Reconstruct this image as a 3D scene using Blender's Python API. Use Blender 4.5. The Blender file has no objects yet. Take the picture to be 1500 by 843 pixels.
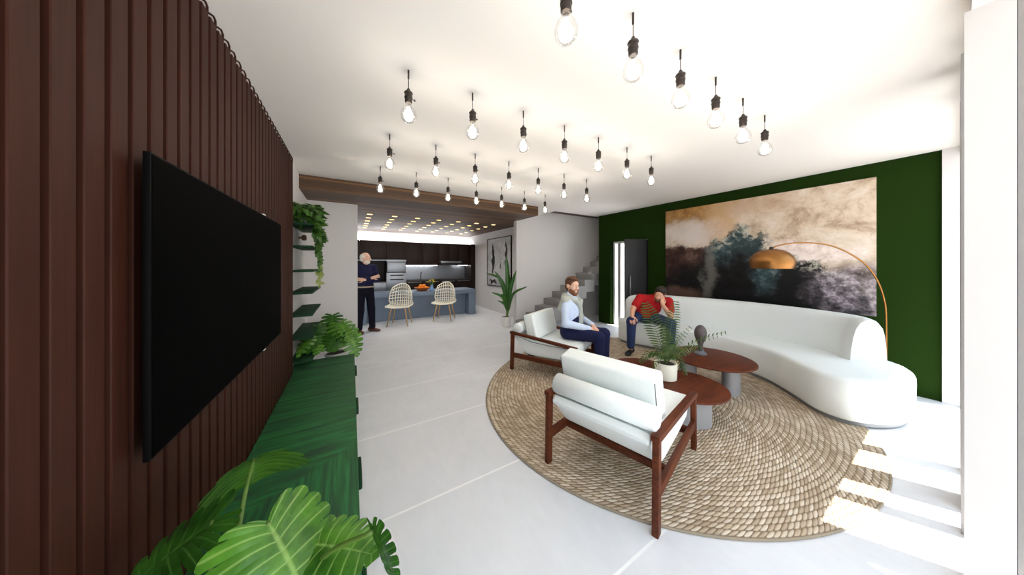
import bpy, bmesh, math, random
import numpy as np
from mathutils import Vector, Matrix, noise as mnoise

random.seed(7)
PI = math.pi
SC = bpy.context.scene
COL = SC.collection

# ------------------------------------------------------------------ camera
FPX, HOR, CAMZ = 391.1, 387.0, 1.5
YAW = math.atan(235.0 / FPX)
SY, CY = math.sin(YAW), math.cos(YAW)
cam_data = bpy.data.cameras.new('camera')
cam_data.sensor_width = 36.0
cam_data.lens = FPX / 1500.0 * 36.0
cam_data.shift_y = -(421.5 - HOR) / 1500.0
cam_data.clip_start = 0.02
cam_data.clip_end = 200
cam = bpy.data.objects.new('camera', cam_data)
COL.objects.link(cam)
cam.location = (0, 0, CAMZ)
cam.rotation_euler = (PI / 2, 0, -YAW)
SC.camera = cam

# ------------------------------------------------------------------ light
SKY_STRENGTH = 1.35
SUN_STRENGTH = 9.5
SUN_EL = math.radians(77.3)
EXPOSURE = 1.0
SPOT_EMIT = 2.2         # kitchen downlights
SPOT_WATT = 2.6
BULB_WATT = 0.9
COVE_EMIT = 30.0

world = bpy.data.worlds.new('world')
SC.world = world
world.use_nodes = True
wn = world.node_tree.nodes
wl = world.node_tree.links
bg = wn['Background']
tc = wn.new('ShaderNodeTexCoord')
sep = wn.new('ShaderNodeSeparateXYZ')
wl.new(tc.outputs['Generated'], sep.inputs[0])
ramp = wn.new('ShaderNodeValToRGB')
ramp.color_ramp.elements[0].position = 0.0
ramp.color_ramp.elements[0].color = (0.95, 0.97, 1.0, 1)
ramp.color_ramp.elements[1].position = 0.6
ramp.color_ramp.elements[1].color = (0.72, 0.86, 1.0, 1)
wl.new(sep.outputs['Z'], ramp.inputs[0])
wl.new(ramp.outputs[0], bg.inputs['Color'])
bg.inputs['Strength'].default_value = SKY_STRENGTH

sun_d = bpy.data.lights.new('sun', 'SUN')
sun_d.energy = SUN_STRENGTH
sun_d.angle = math.radians(0.4)
sun_d.color = (1.0, 0.96, 0.9)
sun = bpy.data.objects.new('sun', sun_d)
COL.objects.link(sun)
_hd = Vector((-0.455, 0.890))
_dir = Vector((_hd.x * math.cos(SUN_EL), _hd.y * math.cos(SUN_EL), -math.sin(SUN_EL)))
sun.rotation_euler = _dir.to_track_quat('-Z', 'Y').to_euler()
sun.location = (6, -6, 20)

SC.view_settings.view_transform = 'Standard'
SC.view_settings.look = 'None'
SC.view_settings.gamma = 1.0
SC.view_settings.use_curve_mapping = False
SC.view_settings.exposure = EXPOSURE
SC.cycles.use_denoising = True
SC.cycles.max_bounces = 12
SC.cycles.diffuse_bounces = 7
SC.cycles.glossy_bounces = 4
SC.cycles.transparent_max_bounces = 16
SC.cycles.sample_clamp_indirect = 6.0
SC.cycles.caustics_reflective = False
SC.cycles.caustics_refractive = False

# ------------------------------------------------------------------ geometry helpers
def W(u, v, zc):
    """A point of the place seen at (u, v) of the photograph at depth zc."""
    xc = (u - 750) / FPX * zc
    return Vector((xc * CY + zc * SY, -xc * SY + zc * CY, CAMZ + (HOR - v) / FPX * zc))

def onz(u, v, z=0.0):
    return W(u, v, (z - CAMZ) * FPX / (HOR - v))

def empty(name, loc=(0, 0, 0), rz=0.0, parent=None):
    o = bpy.data.objects.new(name, None)
    COL.objects.link(o)
    o.location = loc
    o.rotation_euler = (0, 0, rz)
    o.empty_display_size = 0.05
    if parent:
        o.parent = parent
    return o

def tag(o, label=None, cat=None, group=None, kind=None):
    if label: o['label'] = label
    if cat: o['category'] = cat
    if group: o['group'] = group
    if kind: o['kind'] = kind
    return o

def sharpen(bm, ang=38):
    a = math.radians(ang)
    for f in bm.faces:
        f.smooth = True
    for e in bm.edges:
        if len(e.link_faces) == 2:
            e.smooth = e.calc_face_angle(0) < a
        else:
            e.smooth = True

def obj(name, bm, mat=None, parent=None, ang=38, loc=None, rz=0.0):
    sharpen(bm, ang)
    me = bpy.data.meshes.new(name)
    bm.to_mesh(me)
    bm.free()
    o = bpy.data.objects.new(name, me)
    COL.objects.link(o)
    if mat:
        for m in (mat if isinstance(mat, (list, tuple)) else [mat]):
            me.materials.append(m)
    if parent:
        o.parent = parent
    if loc is not None:
        o.location = loc
    if rz:
        o.rotation_euler = (0, 0, rz)
    return o

def struct(name, bm, mat, ang=38):
    o = obj(name, bm, mat, ang=ang)
    o['kind'] = 'structure'
    return o

def NB():
    return bmesh.new()

def box(bm, x0, x1, y0, y1, z0, z1, bev=0.0, seg=2, M=None):
    r = bmesh.ops.create_cube(bm, size=1.0)
    vs = r['verts']
    for v in vs:
        v.co = Vector(((x0 + x1) / 2 + v.co.x * (x1 - x0), (y0 + y1) / 2 + v.co.y * (y1 - y0), (z0 + z1) / 2 + v.co.z * (z1 - z0)))
    geo = list({e for v in vs for e in v.link_edges})
    if bev > 0:
        res = bmesh.ops.bevel(bm, geom=geo, offset=bev, segments=seg, profile=0.6, affect='EDGES')
        vs = list({v for v in vs if v.is_valid} | set(res['verts']))
    if M is not None:
        for v in vs:
            v.co = M @ v.co
    return vs

def beam(bm, p, q, w, t, bev=0.004, up=(0, 0, 1)):
    """A rectangular bar from p to q, w wide, t thick along up."""
    p, q = Vector(p), Vector(q)
    d = (q - p)
    L = d.length
    d.normalize()
    up = Vector(up)
    x = d.cross(up)
    if x.length < 1e-4:
        x = d.cross(Vector((0, 1, 0)))
    x.normalize()
    z = x.cross(d)
    M = Matrix((x, d, z)).transposed().to_4x4()
    M.translation = p
    return box(bm, -w / 2, w / 2, 0, L, -t / 2, t / 2, bev, 2, M)

def tube(bm, pts, rad, n=8, caps=True, closed=False):
    pts = [Vector(p) for p in pts]
    N = len(pts)
    rr = rad if callable(rad) else (lambda s: rad)
    rings = []
    prev = None
    for i, p in enumerate(pts):
        if closed:
            t = pts[(i + 1) % N] - pts[i - 1]
        else:
            t = pts[min(i + 1, N - 1)] - pts[max(i - 1, 0)]
        if t.length < 1e-9:
            t = Vector((0, 0, 1))
        t.normalize()
        if prev is None:
            a = Vector((0, 0, 1)) if abs(t.z) < 0.9 else Vector((1, 0, 0))
            x = t.cross(a).normalized()
        else:
            x = (prev - t * prev.dot(t))
            x = x.normalized() if x.length > 1e-6 else t.orthogonal().normalized()
        prev = x
        y = t.cross(x)
        r = rr(i / max(N - 1, 1))
        rings.append([bm.verts.new(p + (x * math.cos(2 * PI * k / n) + y * math.sin(2 * PI * k / n)) * r) for k in range(n)])
    for i in range(N if closed else N - 1):
        a, b = rings[i], rings[(i + 1) % N]
        for k in range(n):
            bm.faces.new((a[k], a[(k + 1) % n], b[(k + 1) % n], b[k]))
    if caps and not closed:
        bm.faces.new(rings[0][::-1])
        bm.faces.new(rings[-1])

def lathe(bm, prof, n=32, c=(0, 0, 0)):
    c = Vector(c)
    rings = []
    for r, z in prof:
        if r < 1e-6:
            rings.append([bm.verts.new(c + Vector((0, 0, z)))])
        else:
            rings.append([bm.verts.new(c + Vector((r * math.cos(2 * PI * k / n), r * math.sin(2 * PI * k / n), z))) for k in range(n)])
    for a, b in zip(rings[:-1], rings[1:]):
        for k in range(n):
            k2 = (k + 1) % n
            if len(a) == 1 and len(b) == 1:
                continue
            if len(a) == 1:
                bm.faces.new((a[0], b[k2], b[k]))
            elif len(b) == 1:
                bm.faces.new((a[k], a[k2], b[0]))
            else:
                bm.faces.new((a[k], a[k2], b[k2], b[k]))
    bmesh.ops.recalc_face_normals(bm, faces=bm.faces[:])

def catmull(P, n=8, closed=False):
    P = [Vector(p) for p in P]
    N = len(P)
    out = []
    for i in range(N if closed else N - 1):
        if closed:
            a, b, c, d = P[i - 1], P[i], P[(i + 1) % N], P[(i + 2) % N]
        else:
            b, c = P[i], P[i + 1]
            a = P[i - 1] if i else b * 2 - c
            d = P[i + 2] if i + 2 < N else c * 2 - b
        for k in range(n):
            t = k / n
            out.append(0.5 * ((2 * b) + (c - a) * t + (2 * a - 5 * b + 4 * c - d) * t * t + (3 * b - a - 3 * c + d) * t ** 3))
    if not closed:
        out.append(P[-1])
    return out

def poly_prism(bm, pts, z0, z1):
    a = [bm.verts.new((p[0], p[1], z0)) for p in pts]
    b = [bm.verts.new((p[0], p[1], z1)) for p in pts]
    n = len(pts)
    for k in range(n):
        bm.faces.new((a[k], a[(k + 1) % n], b[(k + 1) % n], b[k]))
    bm.faces.new(a[::-1])
    bm.faces.new(b)
    bmesh.ops.recalc_face_normals(bm, faces=bm.faces[:])

def extrude_x(bm, prof, x0, x1, bev=0.012, seg=2):
    """A closed (y, z) outline extruded along x with rounded ends."""
    a = [bm.verts.new((x0, p[0], p[1])) for p in prof]
    b = [bm.verts.new((x1, p[0], p[1])) for p in prof]
    n = len(prof)
    fs = []
    for k in range(n):
        fs.append(bm.faces.new((a[k], b[k], b[(k + 1) % n], a[(k + 1) % n])))
    fa = bm.faces.new(a)
    fb = bm.faces.new(b[::-1])
    bmesh.ops.recalc_face_normals(bm, faces=bm.faces[:])
    if bev:
        es = list({e for f in (fa, fb) for e in f.edges})
        bmesh.ops.bevel(bm, geom=es, offset=bev, segments=seg, profile=0.6, affect='EDGES')

# ------------------------------------------------------------------ material helpers
def lin(c):
    r = []
    for x in c:
        x = x / 255.0
        r.append(x / 12.92 if x <= 0.04045 else ((x + 0.055) / 1.055) ** 2.4)
    return (*r, 1.0)

class NT:
    def __init__(s, name):
        s.m = bpy.data.materials.new(name)
        s.m.use_nodes = True
        s.t = s.m.node_tree
        s.bsdf = s.t.nodes['Principled BSDF']
    def n(s, typ, **kw):
        nd = s.t.nodes.new(typ)
        for k, v in kw.items():
            setattr(nd, k, v)
        return nd
    def l(s, a, b):
        s.t.links.new(a, b)
    def put(s, sock, v):
        if hasattr(v, 'links'):
            s.l(v, sock)
        else:
            sock.default_value = v
    def math(s, op, a, b=0.0, c=None):
        nd = s.n('ShaderNodeMath', operation=op)
        s.put(nd.inputs[0], a)
        s.put(nd.inputs[1], b)
        if c is not None:
            s.put(nd.inputs[2], c)
        return nd.outputs[0]
    def mix(s, f, a, b):
        nd = s.n('ShaderNodeMix', data_type='RGBA')
        s.put(nd.inputs[0], f)
        s.put(nd.inputs[6], a)
        s.put(nd.inputs[7], b)
        return nd.outputs[2]
    def coord(s, which='Object'):
        return s.n('ShaderNodeTexCoord').outputs[which]
    def mapping(s, vec, scale=(1, 1, 1), loc=(0, 0, 0), rot=(0, 0, 0)):
        nd = s.n('ShaderNodeMapping')
        s.l(vec, nd.inputs['Vector'])
        nd.inputs['Scale'].default_value = scale
        nd.inputs['Location'].default_value = loc
        nd.inputs['Rotation'].default_value = rot
        return nd.outputs[0]
    def noise(s, vec, scale=5, detail=4, rough=0.55, dist=0.0, out='Fac'):
        nd = s.n('ShaderNodeTexNoise')
        s.l(vec, nd.inputs['Vector'])
        nd.inputs['Scale'].default_value = scale
        nd.inputs['Detail'].default_value = detail
        nd.inputs['Roughness'].default_value = rough
        nd.inputs['Distortion'].default_value = dist
        return nd.outputs[out]
    def ramp(s, f, stops, interp='LINEAR'):
        nd = s.n('ShaderNodeValToRGB')
        s.l(f, nd.inputs[0])
        r = nd.color_ramp
        r.interpolation = interp
        while len(r.elements) < len(stops):
            r.elements.new(0.5)
        for e, (p, c) in zip(r.elements, stops):
            e.position = p
            e.color = c
        return nd.outputs[0]
    def rng(s, v, a, b, c=0.0, d=1.0, smooth=False):
        nd = s.n('ShaderNodeMapRange')
        if smooth:
            nd.interpolation_type = 'SMOOTHSTEP'
        s.put(nd.inputs[0], v)
        for i, x in enumerate((a, b, c, d)):
            nd.inputs[1 + i].default_value = x
        return nd.outputs[0]
    def xyz(s, vec):
        nd = s.n('ShaderNodeSeparateXYZ')
        s.l(vec, nd.inputs[0])
        return nd.outputs
    def comb(s, x, y, z=0.0):
        nd = s.n('ShaderNodeCombineXYZ')
        s.put(nd.inputs[0], x); s.put(nd.inputs[1], y); s.put(nd.inputs[2], z)
        return nd.outputs[0]
    def bump(s, h, strength=0.3, dist=0.01):
        nd = s.n('ShaderNodeBump')
        s.l(h, nd.inputs['Height'])
        nd.inputs['Strength'].default_value = strength
        nd.inputs['Distance'].default_value = dist
        s.l(nd.outputs[0], s.bsdf.inputs['Normal'])
    def base(s, c):
        s.put(s.bsdf.inputs['Base Color'], c)
    def set(s, rough=0.5, metal=0.0, spec=0.5, coat=0.0):
        s.bsdf.inputs['Roughness'].default_value = rough
        s.bsdf.inputs['Metallic'].default_value = metal
        s.bsdf.inputs['Specular IOR Level'].default_value = spec
        s.bsdf.inputs['Coat Weight'].default_value = coat

def plain(name, c, rough=0.5, metal=0.0, spec=0.5, var=0.08, scale=12, bump=0.0, bscale=120, bdist=0.002, coat=0.0):
    t = NT(name)
    t.set(rough, metal, spec, coat)
    co = t.coord()
    f = t.noise(co, scale, 3)
    a = lin(c)
    lo = tuple(x * (1 - var) for x in a[:3]) + (1,)
    hi = tuple(min(1, x * (1 + var)) for x in a[:3]) + (1,)
    t.base(t.mix(f, lo, hi))
    if bump:
        t.bump(t.noise(co, bscale, 2), bump, bdist)
    return t.m

def emitter(name, c, strength):
    t = NT(name)
    t.base(lin(c))
    t.bsdf.inputs['Emission Color'].default_value = lin(c)
    t.bsdf.inputs['Emission Strength'].default_value = strength
    return t.m

def wood(name, dark, light, axis=1, scale=6.0, rough=0.4, stretch=12, coat=0.0):
    t = NT(name)
    t.set(rough, coat=coat, spec=0.22)
    sc = [stretch] * 3
    sc[axis] = 1.0
    co = t.mapping(t.coord(), scale=tuple(sc))
    f = t.noise(co, scale * 0.5, 6, 0.65, 0.6)
    c = t.ramp(f, [(0.3, lin(dark)), (0.7, lin(light))])
    t.base(c)
    t.bump(f, 0.12, 0.003)
    return t.m

# ------------------------------------------------------------------ materials
M = {}
M['white_wall'] = plain('white_plaster', (211, 208, 206), 0.85, var=0.02, scale=3, bump=0.05, bscale=60)
M['ceiling'] = plain('ceiling_plaster', (236, 231, 226), 0.9, var=0.015, scale=2)
M['green_wall'] = plain('green_paint', (27, 47, 9), 0.85, var=0.04, scale=2, spec=0.08)
M['steel'] = plain('brushed_steel', (150, 154, 160), 0.35, metal=0.85, var=0.05, scale=20)
M['dark_metal'] = plain('dark_bronze', (58, 50, 46), 0.45, metal=0.6, var=0.12, scale=40)
M['black'] = plain('black_satin', (4, 4, 4), 0.6, var=0.0, spec=0.08)
M['screen'] = plain('screen_glass', (1, 1, 1), 0.7, var=0.0, spec=0.02)
M['fabric'] = plain('white_upholstery', (236, 241, 239), 0.9, var=0.03, scale=30, bump=0.25, bscale=420, bdist=0.002, spec=0.2)
M['boucle'] = plain('white_boucle', (226, 231, 230), 0.95, var=0.04, scale=60, bump=0.35, bscale=260, bdist=0.003, spec=0.15)
M['piping'] = plain('grey_piping', (120, 124, 124), 0.9)
M['plinth'] = plain('grey_plinth', (120, 122, 124), 0.6)
M['concrete'] = plain('concrete', (150, 149, 150), 0.7, var=0.08, scale=8, bump=0.1, bscale=60)
M['island'] = plain('grey_stone', (112, 126, 144), 0.45, var=0.1, scale=6, bump=0.05)
M['stair'] = plain('stair_concrete', (150, 147, 146), 0.8, var=0.05, scale=4)
M['walnut'] = wood('walnut', (62, 27, 11), (104, 50, 23), 1, 5, 0.6, 14)
M['table_wood'] = wood('table_veneer', (64, 27, 11), (108, 50, 24), 0, 4, 0.55, 10)
M['dark_wood'] = wood('wenge_cabinet', (24, 14, 9), (42, 26, 17), 2, 5, 0.4, 14)
M['brass'] = plain('brushed_brass', (150, 104, 58), 0.36, metal=1.0, var=0.1, scale=60)
M['rattan'] = plain('cream_rattan', (246, 240, 222), 0.6, var=0.08, scale=50)
M['light_wood'] = wood('ash_wood', (170, 132, 84), (205, 168, 116), 2, 6, 0.5, 12)
M['pot_white'] = plain('white_ceramic', (222, 220, 214), 0.5, var=0.03)
M['pot_cream'] = plain('cream_ceramic', (226, 222, 206), 0.55, var=0.03)
M['soil'] = plain('potting_soil', (48, 36, 26), 0.95, var=0.4, scale=60, bump=0.6, bscale=90, bdist=0.01)
M['stem'] = plain('green_stem', (92, 122, 48), 0.5, var=0.15, scale=20)
M['skin'] = plain('skin', (214, 160, 130), 0.55, var=0.05, scale=25)
M['skin_pale'] = plain('pale_skin', (222, 176, 150), 0.55, var=0.05, scale=25)
M['eye'] = plain('eye', (40, 28, 22), 0.2, var=0.0)
M['lips'] = plain('lips', (176, 104, 92), 0.5)
M['hair_brown'] = plain('brown_hair', (92, 60, 36), 0.7, var=0.3, scale=60, bump=0.5, bscale=150, bdist=0.004)
M['hair_dark'] = plain('dark_hair', (44, 34, 28), 0.7, var=0.3, scale=60, bump=0.5, bscale=150, bdist=0.004)
M['hair_white'] = plain('white_hair', (226, 220, 208), 0.8, var=0.1, scale=60)
M['beard'] = plain('brown_beard', (128, 82, 56), 0.8, var=0.25, scale=70, bump=0.5, bscale=180, bdist=0.003)
M['stubble'] = plain('dark_stubble', (112, 80, 64), 0.8, var=0.2, scale=70)
M['shirt_blue'] = plain('pale_blue_cotton', (206, 220, 242), 0.85, var=0.06, scale=14, bump=0.4, bscale=14, bdist=0.012)
M['sweater'] = plain('grey_knit', (176, 180, 172), 0.95, var=0.1, scale=80, bump=0.5, bscale=160, bdist=0.004)
M['navy'] = plain('navy_cotton', (28, 32, 66), 0.85, var=0.12, scale=14, bump=0.4, bscale=12, bdist=0.012, spec=0.2)
M['navy_shirt'] = plain('dark_navy_shirt', (30, 30, 62), 0.85, var=0.12, scale=14, bump=0.4, bscale=14, bdist=0.012, spec=0.2)
M['black_trousers'] = plain('black_wool', (20, 18, 30), 0.9, var=0.1, spec=0.15)
M['red_shirt'] = plain('red_cotton', (176, 30, 34), 0.85, var=0.1, scale=14, bump=0.4, bscale=14, bdist=0.012, spec=0.2)
M['denim'] = plain('blue_denim', (44, 56, 92), 0.9, var=0.2, scale=22, bump=0.3, bscale=14, bdist=0.01, spec=0.2)
M['shoe_black'] = plain('black_leather', (22, 22, 24), 0.5)
M['shoe_brown'] = plain('brown_leather', (84, 44, 28), 0.45)
M['belt'] = plain('khaki_belt', (168, 150, 128), 0.7)
M['orange'] = plain('orange_peel', (232, 138, 30), 0.5, var=0.1, bump=0.2, bscale=200)
M['bowl_wood'] = plain('orange_bowl', (190, 104, 40), 0.5, var=0.15)
M['yellow_flower'] = plain('yellow_petals', (206, 186, 40), 0.7, var=0.25, scale=40)
M['vase'] = plain('blue_glass_vase', (120, 160, 200), 0.2)
M['grey_metal'] = plain('grey_aluminium', (150, 147, 146), 0.5, var=0.03)
M['terrace'] = plain('terrace_stone', (176, 175, 174), 0.8, var=0.06, scale=3)
M['door_dark'] = plain('anthracite_door', (44, 44, 46), 0.5, var=0.04)
M['frame_white'] = plain('white_frame', (240, 240, 240), 0.5, var=0.01)
M['clay'] = plain('brown_wood_knob', (120, 84, 66), 0.6, var=0.1)
M['sculpture'] = plain('dark_stone_sculpture', (78, 70, 70), 0.6, var=0.15, scale=30, bump=0.2, bscale=80)
M['sculpture_base'] = plain('grey_stone_base', (92, 96, 100), 0.6, var=0.1, scale=30)
M['filament'] = emitter('glowing_filament', (255, 236, 196), 14.0)
M['spot'] = emitter('warm_downlight', (255, 214, 140), SPOT_EMIT)
M['cove'] = emitter('cove_light', (250, 252, 255), COVE_EMIT)
M['led'] = emitter('led_strip', (255, 255, 255), 10.0)

def brown_panel():
    t = NT('brown_slats')
    t.set(0.65, spec=0.2)
    co = t.mapping(t.coord(), scale=(30, 30, 1.2))
    f = t.noise(co, 2.0, 5, 0.6, 0.3)
    t.base(t.ramp(f, [(0.25, lin((46, 20, 11))), (0.75, lin((60, 28, 16)))]))
    return t.m
M['slat'] = brown_panel()
M['slat_gap'] = plain('gap_shade_backing', (20, 9, 6), 0.8, var=0.05, spec=0.2)  # darker than the slats, painting the shade of the gaps into the backing

def soffit_wood():
    t = NT('walnut_planks')
    t.set(0.5)
    co = t.coord()
    x, y, z = t.xyz(co)
    # one running coordinate across the planks: depth on the underside, height on the front
    q = t.math('ADD', t.math('MULTIPLY', y, 7.0), t.math('MULTIPLY', z, 30.0))
    fl = t.math('FLOOR', q)
    wn_ = t.n('ShaderNodeTexWhiteNoise', noise_dimensions='1D')
    t.l(fl, wn_.inputs['W'])
    grain = t.noise(t.mapping(co, scale=(1.0, 22, 40)), 2.2, 6, 0.65, 0.5)
    f = t.math('ADD', t.math('MULTIPLY', wn_.outputs[0], 0.45), t.math('MULTIPLY', grain, 0.75))
    c = t.ramp(f, [(0.25, lin((50, 31, 15))), (0.55, lin((86, 57, 30))), (0.85, lin((122, 86, 50)))])
    fr = t.math('SUBTRACT', q, fl)
    gap = t.math('LESS_THAN', fr, 0.06)
    t.base(t.mix(gap, c, lin((30, 18, 10))))
    return t.m
M['soffit'] = soffit_wood()

def floor_mat():
    t = NT('polished_concrete')
    co = t.coord()
    x, y, z = t.xyz(co)
    a = t.noise(co, 0.9, 5, 0.6, 1.2)
    b = t.noise(t.mapping(co, scale=(6, 2, 1)), 3, 4)
    f = t.math('ADD', t.math('MULTIPLY', a, 0.75), t.math('MULTIPLY', b, 0.25))
    c = t.ramp(f, [(0.3, lin((216, 218, 222))), (0.7, lin((233, 234, 237)))])
    k = t.math('FRACT', t.math('DIVIDE', t.math('ADD', y, 100 * 0.8785 - 0.845), 0.8785))
    d = t.math('ABSOLUTE', t.math('SUBTRACT', t.math('FRACT', t.math('ADD', k, 0.5)), 0.5))
    line = t.math('LESS_THAN', d, 0.0085)
    t.base(t.mix(line, c, lin((246, 246, 246))))
    t.set(0.42, spec=0.4)
    return t.m
M['floor'] = floor_mat()

def rug_mat(a, b):
    t = NT('braided_jute')
    t.set(0.95, spec=0.1)
    co = t.coord()
    x, y, z = t.xyz(co)
    X = t.math('DIVIDE', x, a)
    Y = t.math('DIVIDE', y, b)
    rho = t.math('SQRT', t.math('ADD', t.math('MULTIPLY', X, X), t.math('MULTIPLY', Y, Y)))
    r = t.math('MULTIPLY', rho, (a + b) / 2)
    th = t.math('ARCTAN2', Y, X)
    wob = t.noise(co, 6, 2)
    r = t.math('ADD', r, t.math('MULTIPLY', t.math('SUBTRACT', wob, 0.5), 0.018))
    P = 0.074
    q = t.math('DIVIDE', r, P)
    ring = t.math('FLOOR', q)
    fa = t.math('SUBTRACT', q, ring)
    w = t.math('MULTIPLY', t.math('ABSOLUTE', t.math('SUBTRACT', fa, 0.5)), 2.0)       # 0 mid .. 1 edge
    # two rows of stitches per ring, slanting towards each other
    half = t.math('FRACT', t.math('MULTIPLY', fa, 2.0))
    hw = t.math('MULTIPLY', t.math('ABSOLUTE', t.math('SUBTRACT', half, 0.5)), 2.0)
    row = t.math('FLOOR', t.math('MULTIPLY', fa, 2.0))
    n = t.math('ROUND', t.math('DIVIDE', t.math('MULTIPLY', t.math('ADD', ring, 0.5), 2 * PI * P), 0.040))
    slant = t.math('MULTIPLY', t.math('SUBTRACT', half, 0.5), 1.25)
    s = t.math('ADD', t.math('MULTIPLY', t.math('DIVIDE', th, 2 * PI), n), t.math('ADD', slant, t.math('MULTIPLY', row, 0.5)))
    sf = t.math('FLOOR', s)
    st = t.math('MULTIPLY', t.math('ABSOLUTE', t.math('SUBTRACT', t.math('SUBTRACT', s, sf), 0.5)), 2.0)
    wnz = t.n('ShaderNodeTexWhiteNoise', noise_dimensions='3D')
    t.l(t.comb(ring, sf, row), wnz.inputs['Vector'])
    big = t.noise(co, 1.6, 3)
    edge = t.math('MINIMUM', 1.0, t.math('MAXIMUM', t.math('POWER', w, 7.0), t.math('ADD', t.math('MULTIPLY', t.math('POWER', hw, 2.6), 0.85), t.math('MULTIPLY', t.math('POWER', st, 2.6), 0.85))))
    f = t.math('ADD', t.math('MULTIPLY', wnz.outputs[0], 0.5), t.math('MULTIPLY', big, 0.5))
    c = t.ramp(f, [(0.2, lin((168, 148, 124))), (0.5, lin((200, 182, 158))), (0.8, lin((226, 212, 192)))])
    gr = t.rng(edge, 0.45, 1.0)
    t.base(t.mix(gr, c, lin((138, 118, 96))))
    h = t.math('SUBTRACT', 1.0, edge)
    t.bump(h, 0.75, 0.009)
    return t.m

def bench_mat():
    t = NT('green_stained_wood')
    t.set(0.5, spec=0.3)
    co = t.coord()
    x, y, z = t.xyz(co)
    g1 = t.noise(t.mapping(co, scale=(1.2, 12, 4), rot=(0, 0, 0.12)), 1.6, 6, 0.62, 0.5)
    g2 = t.noise(t.mapping(co, scale=(26, 1.0, 4)), 1.8, 6, 0.62, 0.3)
    cut = t.rng(t.math('ADD', y, t.math('MULTIPLY', x, -0.7)), 1.31, 1.37)
    # object space runs from the bench's near end
    f = t.math('ADD', t.math('MULTIPLY', g1, cut), t.math('MULTIPLY', g2, t.math('SUBTRACT', 1.0, cut)))
    c = t.ramp(f, [(0.30, lin((44, 60, 48))), (0.48, lin((42, 92, 54))), (0.72, lin((52, 130, 70)))])
    t.base(c)
    return t.m
M['bench'] = bench_mat()
M['bench_dark'] = wood('dark_green_wood', (14, 42, 24), (28, 70, 40), 1, 5, 0.75, 12)

def leaf_mat(name, dark, light, vein, rough=0.3):
    t = NT(name)
    t.set(rough, spec=0.5)
    uv = t.coord('UV')
    x, s, _ = t.xyz(uv)
    lat = t.math('ABSOLUTE', t.math('SUBTRACT', x, 0.5))
    v1 = t.rng(lat, 0.10, 0.02)
    v2 = t.rng(s, 0.05, 0.015)
    vm = t.math('MULTIPLY', t.math('MAXIMUM', v1, v2), 0.55)
    co = t.coord()
    n = t.noise(co, 9, 4, 0.6)
    c = t.ramp(n, [(0.3, lin(dark)), (0.72, lin(light))])
    t.base(t.mix(vm, c, lin(vein)))
    t.bump(t.math('SUBTRACT', 1.0, t.math('MULTIPLY', lat, 2)), 0.25, 0.01)
    tr = t.n('ShaderNodeBsdfTranslucent')
    t.l(t.mix(0.5, c, lin(light)), tr.inputs['Color'])
    mx = t.n('ShaderNodeMixShader')
    mx.inputs[0].default_value = 0.22
    t.l(t.bsdf.outputs[0], mx.inputs[1])
    t.l(tr.outputs[0], mx.inputs[2])
    t.l(mx.outputs[0], t.t.nodes['Material Output'].inputs['Surface'])
    return t.m
M['leaf'] = leaf_mat('monstera_leaf', (36, 84, 24), (104, 164, 52), (168, 204, 110))
M['leaf_deep'] = leaf_mat('deep_leaf', (22, 60, 18), (64, 118, 36), (96, 150, 66))
M['leaf_palm'] = leaf_mat('palm_leaf', (28, 58, 18), (78, 106, 38), (100, 130, 56))
M['leaf_pothos'] = leaf_mat('pothos_leaf', (26, 62, 20), (72, 116, 38), (110, 150, 70))
M['leaf_young'] = leaf_mat('young_leaf', (110, 130, 60), (170, 176, 100), (190, 196, 130))

def glass_mat():
    t = NT('clear_bulb_glass')
    tr = t.n('ShaderNodeBsdfTransparent')
    tr.inputs['Color'].default_value = (0.97, 0.97, 0.97, 1)
    gl = t.n('ShaderNodeBsdfGlossy')
    gl.inputs['Roughness'].default_value = 0.03
    fr = t.n('ShaderNodeLayerWeight')
    fr.inputs['Blend'].default_value = 0.25
    mx = t.n('ShaderNodeMixShader')
    t.l(fr.outputs['Facing'], mx.inputs[0])
    t.l(tr.outputs[0], mx.inputs[1])
    t.l(gl.outputs[0], mx.inputs[2])
    t.l(mx.outputs[0], t.t.nodes['Material Output'].inputs['Surface'])
    return t.m
M['glass'] = glass_mat()

# =================================================================== SETTING
CZ = 2.74          # living room ceiling
SZ = 2.545         # underside of the wooden soffit
XL, XR = -0.62, 5.5
YP = 5.43          # face of the partition and of the stair wall

b = NB(); box(b, -1.6, 8.0, -0.14, 9.9, -0.12, 0.0)
struct('floor', b, M['floor'])
b = NB(); box(b, -4, 14, -9, -0.14, -0.16, -0.01); box(b, 5.65, 14, -0.14, 4.6, -0.16, -0.01)
struct('exterior_terrace', b, M['terrace'])

# ceiling slab of the living room, left open over the stair
b = NB()
box(b, -0.75, 5.65, -0.035, 4.86, CZ, 3.0)
struct('ceiling', b, M['ceiling'])
b = NB(); box(b, 3.46, 8.0, 4.862, 5.6, 2.84, 3.0)
struct('ceiling_stair', b, M['soffit'])
# dropped wooden ceiling of the kitchen
b = NB(); box(b, XL, 3.45, 4.65, 9.6, SZ, CZ - 0.002); box(b, 3.45, 3.9, 5.58, 9.6, SZ, CZ - 0.002)
box(b, -1.6, XL, 5.56, 9.6, SZ, CZ - 0.002)
struct('ceiling_kitchen', b, M['soffit'])
b = NB(); box(b, -1.7, 4.1, 4.862, 9.95, CZ, 3.0)
struct('roof_slab', b, M['ceiling'])

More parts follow.
